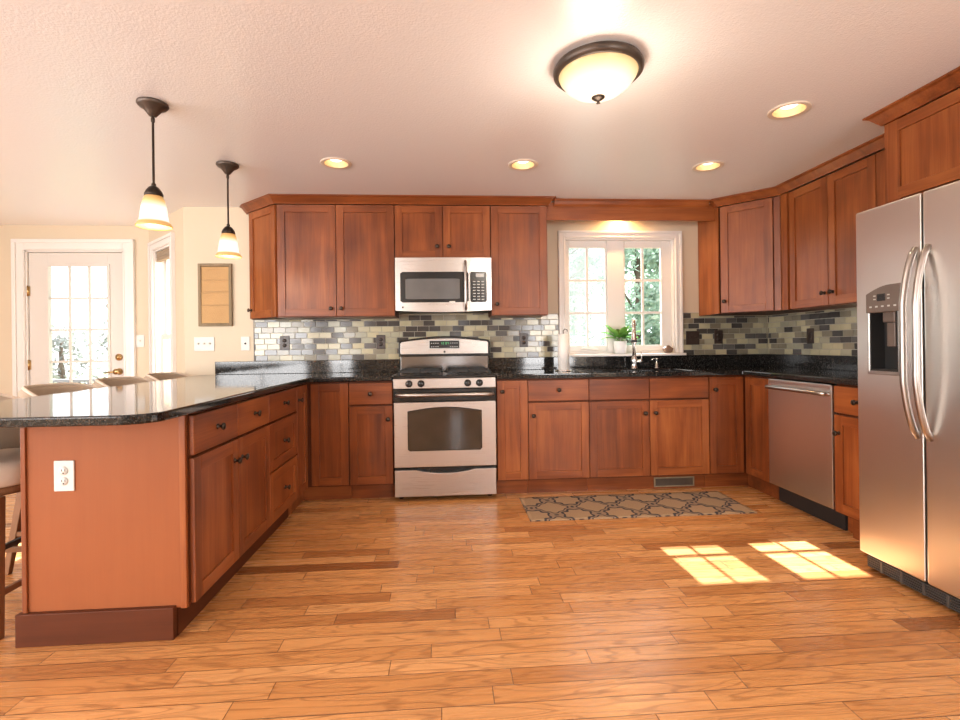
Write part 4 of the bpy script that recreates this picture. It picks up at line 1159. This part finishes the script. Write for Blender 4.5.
b = MB(); b.lathe([(0.022, 0), (0.022, 0.006), (0.014, 0.010), (0.012, 0.045), (0.008, 0.050), (0.008, 0.072), (0.014, 0.075), (0.014, 0.085), (0.0, 0.087)], 16); part('body', b, M_CHROME, t)
b = MB(); b.tube([(0, 0, 0.079), (-0.035, -0.02, 0.082), (-0.060, -0.034, 0.074)], [0.006, 0.0055, 0.005], 10); part('spout', b, M_CHROME, t)

t = thing('paper_towel_holder', 'white paper towel roll on an upright holder beside the sink', 'paper towel', (1.352, -0.31, CT))
b = MB(); b.lathe([(0.072, 0), (0.072, 0.006), (0.066, 0.010), (0.0, 0.010)], 28); part('base', b, M_CHROME, t)
b = MB(); b.lathe([(0.018, 0.011), (0.046, 0.011), (0.046, 0.303), (0.018, 0.303)], 28); part('roll', b, M_TOWEL, t)
b = MB(); b.tube([(0, 0, 0.01), (0, 0, 0.315), (0.0, 0, 0.33), (0.014, 0, 0.343), (0.030, 0, 0.338), (0.034, 0, 0.322)], 0.0035, 8); part('rod', b, M_BRONZE, t)

t = thing('potted_plant', 'leafy green plant in a white pot on the window sill', 'plant', (1.932, -0.020, 1.0435))
b = MB(); b.lathe([(0.044, 0.0), (0.050, 0.004), (0.056, 0.100), (0.057, 0.112), (0.050, 0.112), (0.048, 0.098), (0.0, 0.098)], 28); part('pot', b, M_POT, t)
b = MB(); b.lathe([(0.047, 0.090), (0.040, 0.101), (0.0, 0.104)], 20); part('soil', b, M_SOIL, t)
b = MB(); rl = random.Random(5); LN = [(-1.25, 0.17, 0.55), (-0.6, 0.15, 0.9), (0.3, 0.14, 1.1), (1.0, 0.16, 0.75), (1.5, 0.13, 0.5), (2.2, 0.12, 0.8), (3.0, 0.15, 0.6), (3.7, 0.16, 0.8), (4.3, 0.13, 0.5), (5.0, 0.14, 1.0), (-1.0, 0.12, 0.25), (0.2, 0.13, 0.35), (3.3, 0.13, 0.3), (2.7, 0.10, 1.2), (5.6, 0.12, 0.6), (-0.2, 0.16, 0.6), (3.1, 0.165, 0.95), (1.8, 0.11, 1.15)]
for az, ln_, el in LN:
    d_ = Vector((math.cos(az)*math.cos(el), math.sin(az)*math.cos(el)*0.55, math.sin(el))); sd_ = d_.cross(Vector((0, 0, 1))).normalized(); nn = sd_.cross(d_).normalized()
    st_ = Vector((0.01*math.cos(az), 0.01*math.sin(az), 0.10)); root = st_+d_*0.035; vs = []; n_ = 7
    b.tube([st_, st_+d_*0.05], 0.0022, 5)
    for i in range(n_+1):
        q = i/n_; wv = 0.044*math.sin(PI*min(1, q*0.92+0.06))**0.8*(1.0 if ln_ > 0.12 else 0.8)
        c_ = root+d_*ln_*q*1.08+Vector((0, 0, 0.022-0.045*q*q))
        vs += [c_-sd_*wv+nn*0.008, c_-nn*0.003, c_+sd_*wv+nn*0.008]
    fs = []
    for i in range(n_):
        a_ = 3*i; fs += [(a_, a_+1, a_+4, a_+3), (a_+1, a_+2, a_+5, a_+4)]
    b.add(vs, fs, 0, True)
part('foliage', b, M_LEAF, t)
# small stone ornament
b = MB(); rs = random.Random(3)
bmx = bmesh.new(); bmesh.ops.create_icosphere(bmx, subdivisions=3, radius=1.0)
vs = []
for v in bmx.verts:
    q = v.co.copy(); f_ = 1+0.10*math.sin(5*q.x+1)*math.cos(4*q.y)+0.08*math.sin(7*q.z)
    vs.append((2.365+q.x*0.046*f_, -0.02+q.y*0.028*f_, 1.0435+0.031+max(q.z, -0.9)*0.034*f_))
b.add(vs, [[v.index for v in f.verts] for f in bmx.faces], 0, True); bmx.free()
tag(part('stone_ornament', b, M_STONE), 'small brown stone ornament on the window sill by the corner cabinet', 'ornament')

# ------------------------------------------------------------------ outlets and switches
def plate(name, label, cat, T, w, h, mat, kind, group=None, dark=None):
    loc = T.translation; rz = T.to_euler().z
    t = thing(name, label, cat, loc, rz, group)
    p = MB(); p.box(-w/2, -0.006, -h/2, w/2, 0, h/2); part('plate', p, mat, t, 0.0025)
    n = max(1, round((w-0.07)/0.046)+1) if kind != 'jack' else 1
    for i in range(n):
        x = (i-(n-1)/2)*0.046
        if kind == 'switch':
            q = MB(); q.box(x-0.006, -0.009, -0.012, x+0.006, -0.006, 0.012); q.prism([(-0.009, -0.004), (-0.019, 0.006), (-0.017, 0.011), (-0.009, 0.006)], x-0.004, x+0.004, 'x'); part('toggle', q, mat, t)
        elif kind == 'jack':
            q = MB(); q.lathe([(0.008, 0), (0.008, 0.003), (0.004, 0.004), (0.004, 0.010), (0, 0.010)], 12, T=Tm((0, -0.006, 0)) @ TOFRONT); part('jack', q, M_SLOT, t)
        else:
            for s in (-1, 1):
                q = MB(); q.lathe([(0.0165, 0), (0.0165, 0.0025), (0, 0.0025)], 18, T=Tm((x, -0.006, s*0.020)) @ TOFRONT); r_ = part('receptacle', q, mat, t)
                q = MB(); zz = s*0.020
                q.box(x-0.0075, -0.0092, zz-0.002, x-0.0050, -0.0084, zz+0.007); q.box(x+0.0050, -0.0092, zz-0.002, x+0.0075, -0.0084, zz+0.007); q.lathe([(0.0028, 0), (0.0028, 0.0006), (0, 0.0006)], 8, T=Tm((x, -0.0085, zz-0.009)) @ TOFRONT)
                part('slots', q, M_SLOT, r_)
    return t


OG = 'wall plates'
TW = lambda x, z: Matrix.Translation((x, -0.0005, z))
plate('light_switch', 'white triple light switch under the wall hanging', 'light switch', TW(-1.626, 1.172), 0.165, 0.118, M_PLATE, 'switch', OG)
plate('wall_jack', 'white single jack plate beside the tiles near the wall hanging', 'wall plate', TW(-1.292, 1.172), 0.072, 0.118, M_PLATE, 'jack', OG)
TT2 = lambda x, z: Matrix.Translation((x, -0.0112, z))
plate('power_outlet', 'brown outlet in the tiles under the paired wall cabinet, nearest the peninsula end', 'outlet', TT2(-0.965, 1.172), 0.078, 0.120, M_BROWNPL, 'outlet', OG)
plate('power_outlet', 'brown outlet in the tiles just beside the stove, on the peninsula side', 'outlet', TT2(-0.162, 1.172), 0.076, 0.120, M_BROWNPL, 'outlet', OG)
plate('power_outlet', 'brown outlet in the tiles between the stove and the paper towel roll', 'outlet', TT2(1.072, 1.172), 0.076, 0.120, M_BROWNPL, 'outlet', OG)
plate('light_switch', 'dark double switch plate in the tiles beside the window casing', 'light switch', TT2(2.596, 1.176), 0.122, 0.122, M_BROWNPL, 'switch', OG)
plate('power_outlet', 'dark outlet in the tiles under the diagonal corner cabinet', 'outlet', TT2(2.837, 1.180), 0.078, 0.122, M_BROWNPL, 'outlet', OG)
plate('power_outlet', 'dark outlet in the fridge wall tiles under the two-door cabinet', 'outlet', Matrix.Translation((XW-0.0112, -0.535, 1.174)) @ Matrix.Rotation(-PI/2, 4, 'Z'), 0.076, 0.122, M_BROWNPL, 'outlet', OG)
plate('power_outlet', 'white outlet on the end panel of the peninsula', 'outlet', Matrix.Translation((-1.084, -2.2705, 0.646)), 0.074, 0.118, M_PLATE, 'outlet', OG)
plate('light_switch', 'white double switch plate beside the glazed door', 'light switch', Matrix.Translation((-2.528, YN-0.0005, 1.215)), 0.076, 0.118, M_PLATE, 'switch', OG)

# wall hanging
t = thing('wall_hanging', 'wood framed wall hanging with four stacked tan panels', 'wall decor', (-1.528, -0.002, 1.582))
f_ = MB(); a, b, c_, d_ = -0.136, 0.136, -0.262, 0.262; fw_ = 0.024
f_.box(a, -0.022, c_, a+fw_, 0, d_); f_.box(b-fw_, -0.022, c_, b, 0, d_); f_.box(a+fw_, -0.022, c_, b-fw_, 0, c_+fw_); f_.box(a+fw_, -0.022, d_-fw_, b-fw_, 0, d_)
f_.box(a+fw_, -0.006, c_+fw_, b-fw_, 0, d_-fw_)
part('frame', f_, M_FRAMEW, t, 0.003)
zs = [c_+fw_, -0.085, 0.025, 0.125, d_-fw_]
for i in range(4):
    p = MB(); dep = 0.012+0.002*(3-i)
    p.box(a+fw_+0.001, -dep, zs[i]+0.001, b-fw_-0.001, -0.006, zs[i+1]-0.002); p.box(a+fw_+0.001, -dep-0.003, zs[i+1]-0.012, b-fw_-0.001, -dep, zs[i+1]-0.002)
    part('tan_panel', p, M_TAN, t, 0.003)

# ------------------------------------------------------------------ lights
def pendant(x, y, label):
    t = thing('pendant_light', label, 'pendant light', (x, y, ZC), 0, 'pendant lights over the peninsula')
    b = MB(); b.lathe([(0.066, -0.001), (0.068, -0.010), (0.060, -0.020), (0.040, -0.032), (0.026, -0.050), (0.016, -0.064), (0.0, -0.068)], 28); part('canopy', b, M_BRONZEL, t)
    b = MB(); b.lathe([(0.005, -0.064), (0.0085, -0.075), (0.0085, -0.090), (0.005, -0.096), (0.0055, -0.100), (0.0055, -0.385), (0.010, -0.390), (0.010, -0.402), (0.006, -0.405)], 12); part('rod', b, M_BRONZE, t)
    b = MB(); b.lathe([(0.010, -0.400), (0.022, -0.408), (0.034, -0.425), (0.040, -0.440), (0.040, -0.452), (0.0, -0.452)], 24); part('socket_cap', b, M_BRONZE, t)
    b = MB(); b.lathe([(0.038, -0.450), (0.046, -0.470), (0.054, -0.505), (0.059, -0.545), (0.062, -0.570), (0.072, -0.584), (0.078, -0.594), (0.077, -0.600), (0.070, -0.594), (0.060, -0.580), (0.055, -0.545), (0.048, -0.500), (0.036, -0.455)], 32, cap=False); part('glass_shade', b, M_SHADE, t)
    ld = bpy.data.lights.new('pendant_lamp', 'POINT'); ld.energy = 3.0; ld.color = (1.0, 0.80, 0.55); ld.shadow_soft_size = 0.04
    lo = bpy.data.objects.new('pendant_lamp', ld); COL.objects.link(lo); lo.parent = t; lo.location = (0, 0, -0.62)


pendant(-1.006, -1.800, 'bronze pendant light with amber bell shade over the peninsula, the one nearer its rounded end')
pendant(-0.998, -1.000, 'bronze pendant light with amber bell shade over the peninsula, the one nearer the wall hanging')

t = thing('ceiling_light', 'large flush bronze ceiling light with lit frosted glass bowl', 'ceiling light', (1.053, -2.225, ZC)); t.scale = (0.905, 0.905, 0.93)
b = MB(); b.lathe([(0.185, -0.001), (0.200, -0.010), (0.208, -0.024), (0.207, -0.040), (0.196, -0.050), (0.188, -0.052), (0.180, -0.046), (0.175, -0.020)], 56, cap=False); part('rim', b, M_BRONZEL, t)
b = MB(); b.lathe([(0.184, -0.044), (0.176, -0.062), (0.155, -0.090), (0.120, -0.118), (0.075, -0.140), (0.035, -0.150), (0.0, -0.152)], 56, cap=False); part('glass_bowl', b, M_DOME, t)
b = MB(); b.lathe([(0.030, -0.148), (0.031, -0.153), (0.022, -0.160), (0.010, -0.166), (0.006, -0.172), (0.010, -0.178), (0.0, -0.182)], 24); part('finial', b, M_BRONZE, t)
ld = bpy.data.lights.new('ceiling_lamp', 'POINT'); ld.energy = 8.0; ld.color = (1.0, 0.86, 0.70); ld.shadow_soft_size = 0.12
lo = bpy.data.objects.new('ceiling_lamp', ld); COL.objects.link(lo); lo.parent = t; lo.location = (0, 0, -0.34)

CL = ['recessed ceiling light in front of the paired wall cabinet, nearest the pendants', 'recessed ceiling light in front of the single-door cabinet, in the middle of its row',
      'recessed ceiling light near the diagonal corner cabinet', 'recessed ceiling light nearest the cabinet above the fridge']
for (x, y), lb in zip(CANS, CL):
    t = thing('recessed_light', lb, 'ceiling light', (x, y, ZC), 0, 'recessed ceiling lights')
    b = MB(); b.lathe([(0.074, -0.002), (0.098, -0.001), (0.098, -0.004), (0.092, -0.007), (0.074, -0.005)], 40, cap=False); part('trim_ring', b, M_CANTRIM, t)
    b = MB(); b.lathe([(0.0745, -0.004), (0.070, 0.030), (0.060, 0.075), (0.056, 0.085)], 40, cap=False); part('reflector', b, M_CAN, t)
    b = MB(); b.lathe([(0.0, 0.016), (0.034, 0.019), (0.049, 0.030), (0.053, 0.045), (0.050, 0.085)], 32, cap=False); part('bulb', b, M_BULB, t)
    ld = bpy.data.lights.new('recessed_lamp', 'SPOT'); ld.energy = 14; ld.color = (1.0, 0.84, 0.62); ld.spot_size = 1.9; ld.spot_blend = 0.6; ld.shadow_soft_size = 0.05
    lo = bpy.data.objects.new('recessed_lamp', ld); COL.objects.link(lo); lo.parent = t; lo.location = (0, 0, 0.010)

# ------------------------------------------------------------------ rug and floor vent
b = MB(); nx, ny = 60, 18; vs = []; fs = []
X0r, X1r, Y0r, Y1r = -0.760, 0.752, -0.238, 0.238
for i in range(nx+1):
    for j in range(ny+1):
        vs.append((X0r+(X1r-X0r)*i/nx, Y0r+(Y1r-Y0r)*j/ny, 0.007+0.0008*math.sin(i*0.7)*math.sin(j*0.9)))
for i in range(nx):
    for j in range(ny):
        a = i*(ny+1)+j; fs.append((a, a+ny+1, a+ny+2, a+1))
b.add(vs, fs, 0, True)
rim = [i*(ny+1) for i in range(nx+1)]+[nx*(ny+1)+j for j in range(1, ny+1)]+[i*(ny+1)+ny for i in range(nx-1, -1, -1)]+[j for j in range(ny-1, 0, -1)]
o_ = len(b.v); b.add([(vs[i][0], vs[i][1], 0.0005) for i in rim], [])
for q in range(len(rim)):
    q2 = (q+1) % len(rim); b.f.append([rim[q], o_+q, o_+q2, rim[q2]]); b.m.append(0); b.sm.append(False)
rg = part('rug', b, M_RUG); rg.location = (1.678, -0.925, 0.0); tag(rg, 'beige runner rug with dark trellis pattern on the floor before the sink', 'rug')
t = thing('toe_kick_vent', 'dark metal vent grille in the toe kick under the sink cabinet', 'vent', (2.155, -0.551, 0.05))
b = MB(); b.box(-0.162, -0.006, -0.038, 0.162, 0, -0.028); b.box(-0.162, -0.006, 0.028, 0.162, 0, 0.038); b.box(-0.162, -0.006, -0.028, -0.150, 0, 0.028); b.box(0.150, -0.006, -0.028, 0.162, 0, 0.028); part('frame', b, M_FRAMEW, t, 0.002)
b = MB(); b.box(-0.150, -0.002, -0.028, 0.150, 0, 0.028)
for i in range(30):
    x = -0.145+i*0.01; b.box(x, -0.0045, -0.028, x+0.004, -0.002, 0.028)
part('grille', b, M_VENTG, t)

# ------------------------------------------------------------------ bar stools
def make_stool(label):
    t = thing('bar_stool', label, 'bar stool', (0, 0, 0), 0, 'bar stools along the peninsula')
    # curved back shell, open towards +x
    b = MB(); n = 28; a0 = math.radians(62); rows = []
    for i in range(n+1):
        a = a0+(2*PI-2*a0)*i/n; q = min(1, max(0, (min(a, 2*PI-a)-math.radians(80))/math.radians(62))); q = math.sin(q*PI/2)
        top = 0.846+0.090*q; bot = 0.585
        ri, ro = 0.218, 0.256
        c_, s_ = math.cos(a), math.sin(a); sect = []
        for (r_, z_) in ((ro-0.02, bot), (ro, bot+0.03), (ro+0.008, (bot+top)/2), (ro+0.004, top-0.02), (ro-0.010, top-0.004), ((ri+ro)/2, top), (ri+0.012, top-0.004), (ri+0.002, top-0.02), (ri, (bot+top)/2), (ri+0.01, bot)):
            sect.append((r_*c_*0.98, r_*s_, z_))
        rows.append(sect)
    k_ = len(rows[0]); vs = [p for r_ in rows for p in r_]; fs = []
    for i in range(n):
        for j in range(k_):
            j2 = (j+1) % k_; fs.append((i*k_+j, i*k_+j2, (i+1)*k_+j2, (i+1)*k_+j))
    fs += [tuple(range(k_))[::-1], tuple(n*k_+j for j in range(k_))]
    b.add(vs, fs, 0, True); bk = part('backrest', b, M_UPH, t)
    b = MB(); b.tube([(r_[5][0], r_[5][1], r_[5][2]+0.002) for r_ in rows], 0.0085, 8); part('piping', b, M_UPHC, bk, label='cream piping')
    b = MB(); b.lathe([(0.0, 0.570), (0.200, 0.570), (0.216, 0.582), (0.222, 0.610), (0.222, 0.640), (0.214, 0.664), (0.195, 0.676), (0.0, 0.684)], 36); part('seat_cushion', b, M_UPHC, t)
    b = MB(); b.lathe([(0.0, 0.535), (0.190, 0.535), (0.195, 0.545), (0.195, 0.569), (0.0, 0.569)], 32); part('seat_base', b, M_STOOLW, t)
    for sx in (-1, 1):
        for sy in (-1, 1):
            b = MB(); top = Vector((sx*0.160, sy*0.150, 0.540)); bo = Vector((sx*0.215, sy*0.215, 0.0)); w0, w1 = 0.020, 0.014; vs = []
            for c_, w_ in ((bo, w1), (top, w0)):
                vs += [(c_.x-w_, c_.y-w_, c_.z), (c_.x+w_, c_.y-w_, c_.z), (c_.x+w_, c_.y+w_, c_.z), (c_.x-w_, c_.y+w_, c_.z)]
            b.add(vs, [(0, 3, 2, 1), (4, 5, 6, 7), (0, 1, 5, 4), (1, 2, 6, 5), (2, 3, 7, 6), (3, 0, 4, 7)]); part('leg', b, M_STOOLW, t, 0.003)
    lx = lambda z: 0.215-0.055*z/0.54; ly = lambda z: 0.215-0.065*z/0.54
    z_ = 0.335; b = MB(); b.box(lx(z_)-0.010, -ly(z_)+0.016, z_-0.010, lx(z_)+0.010, ly(z_)-0.016, z_+0.010); part('footrest', b, M_BLACKM, t, 0.002)
    z_ = 0.165
    for s in (-1, 1):
        b = MB(); b.box(s*lx(z_)-0.009, -ly(z_)+0.014, z_-0.012, s*lx(z_)+0.009, ly(z_)-0.014, z_+0.012); part('stretcher', b, M_STOOLW, t, 0.002)
        b = MB(); b.box(-lx(z_)+0.014, s*ly(z_)-0.009, z_+0.02, lx(z_)-0.014, s*ly(z_)+0.009, z_+0.044); part('stretcher', b, M_STOOLW, t, 0.002)
    return t


SP = [(-1.588, -2.010, 0.0), (-1.624, -1.410, 0.0), (-1.652, -0.830, 0.0), (-1.680, -0.245, 0.0)]
SL = ['taupe bar stool by the peninsula end panel, the only one with legs in sight',
      'taupe bar stool in front of the glazed door, curved back showing over the granite',
      'taupe bar stool before the door handle, between the glazed door and the bay window',
      'taupe bar stool under the slanted bay window, closest to the wall hanging']
s0 = make_stool(SL[0])
for i, (x, y, rz) in enumerate(SP):
    o = s0 if i == 0 else copy_tree(s0)
    o.location = (x, y, 0); o.rotation_euler = (0, 0, rz); o['label'] = SL[i]

# ------------------------------------------------------------------ outside: trees and deck rail
def tree(x, y, h, r, n, mat, label, seed, z0=0.2, leaf=0.15):
    t = thing('tree', label, 'tree', (x, y, -0.7), 0, 'trees behind the kitchen window' if mat is M_TREE else 'trees behind the glazed door')
    rr = random.Random(seed)
    b = MB(); b.tube([(0, 0, 0), (0.05, 0.02, h*0.4), (0.02, 0.05, h*0.95)], [0.13, 0.09, 0.03], 8)
    for i in range(7 if mat is M_TREE else 0):
        a = rr.uniform(0, 2*PI); z = h*rr.uniform(0.25, 0.8); b.tube([(0.03, 0.02, z), (math.cos(a)*r*0.5, math.sin(a)*r*0.5, z+0.3), (math.cos(a)*r*0.85, math.sin(a)*r*0.85, z+0.5)], [0.04, 0.025, 0.01], 6)
    part('trunk', b, M_BARK, t)
    b = MB(); vs = []; fs = []
    cl = []
    for _ in range(40):
        a = rr.uniform(0, 2*PI); q = math.sqrt(rr.random())*0.72*r; cl.append((Vector((math.cos(a)*q, math.sin(a)*q, z0+(h-z0)*rr.random())), 0.32*r))
    for i in range(n):
        c_, cr_ = rr.choice(cl); p = c_+Vector((rr.gauss(0, 1), rr.gauss(0, 1), rr.gauss(0, 1)))*cr_*0.55
        if p.z < 0.05 or math.hypot(p.x, p.y) > r*0.94: continue
        u = Vector((rr.gauss(0, 1), rr.gauss(0, 1), rr.gauss(0, 1))).normalized(); w_ = u.cross(Vector((rr.gauss(0, 1), rr.gauss(0, 1), rr.gauss(0, 1)))).normalized()
        s = leaf*rr.uniform(0.6, 1.3); k0 = len(vs)
        vs += [p-u*s*0.5, p+w_*s*0.25, p+u*s*0.6, p-w_*s*0.25]; fs.append((k0, k0+1, k0+2, k0+3))
    b.add(vs, fs); part('foliage', b, mat, t)


TL = 'leafy green tree seen through the kitchen window'
for i, (x, y, h, r) in enumerate(((2.35, 5.2, 4.4, 0.92), (4.25, 5.4, 4.6, 0.95), (6.2, 5.8, 4.8, 0.95), (3.3, 7.5, 5.4, 1.0), (5.4, 8.0, 5.6, 1.05), (7.6, 8.4, 5.6, 1.05))):
    tree(x, y, h, r, 7000, M_TREE, TL, 20+i)
for i, (x, y, h, r) in enumerate(((-9.6, 9.2, 2.3, 1.0), (-7.5, 9.0, 3.2, 0.95), (-9.4, 12.4, 2.4, 1.15))):
    tree(x, y, h, r, 1000, M_TREEP, 'pale leafy tree seen through the glazed door', 40+i)
t = thing('deck_railing', 'grey balustered deck railing outside the glazed door', 'railing', (-5.0, 3.2, -0.22))
b = MB(); b.box(-2.5, -0.04, 0.90, 2.5, 0.04, 0.94); b.box(-2.5, -0.02, 0.12, 2.5, 0.02, 0.16); part('rails', b, M_RAIL, t)
b = MB()
for i in range(41):
    x = -2.45+i*0.1225; b.box(x-0.012, -0.012, 0.16, x+0.012, 0.012, 0.90)
part('balusters', b, M_RAIL, t)
b = MB(); b.box(-4.2, 0.81, -0.32, 0.5, 3.3, -0.22); b.v = [v+Vector((-3.4, 0, 0)) for v in b.v]
struct('deck', b, M_RAIL)
b = MB(); b.box(-7.4, 0.86, 2.62, -2.4, 3.6, 2.74)  # unseen slab on posts, added to keep sun out of the breakfast corner
for x in (-7.2, -2.5): b.box(x-0.06, 3.30, -0.7, x+0.06, 3.42, 2.62)
struct('added_sun_block', b, M_RAIL)
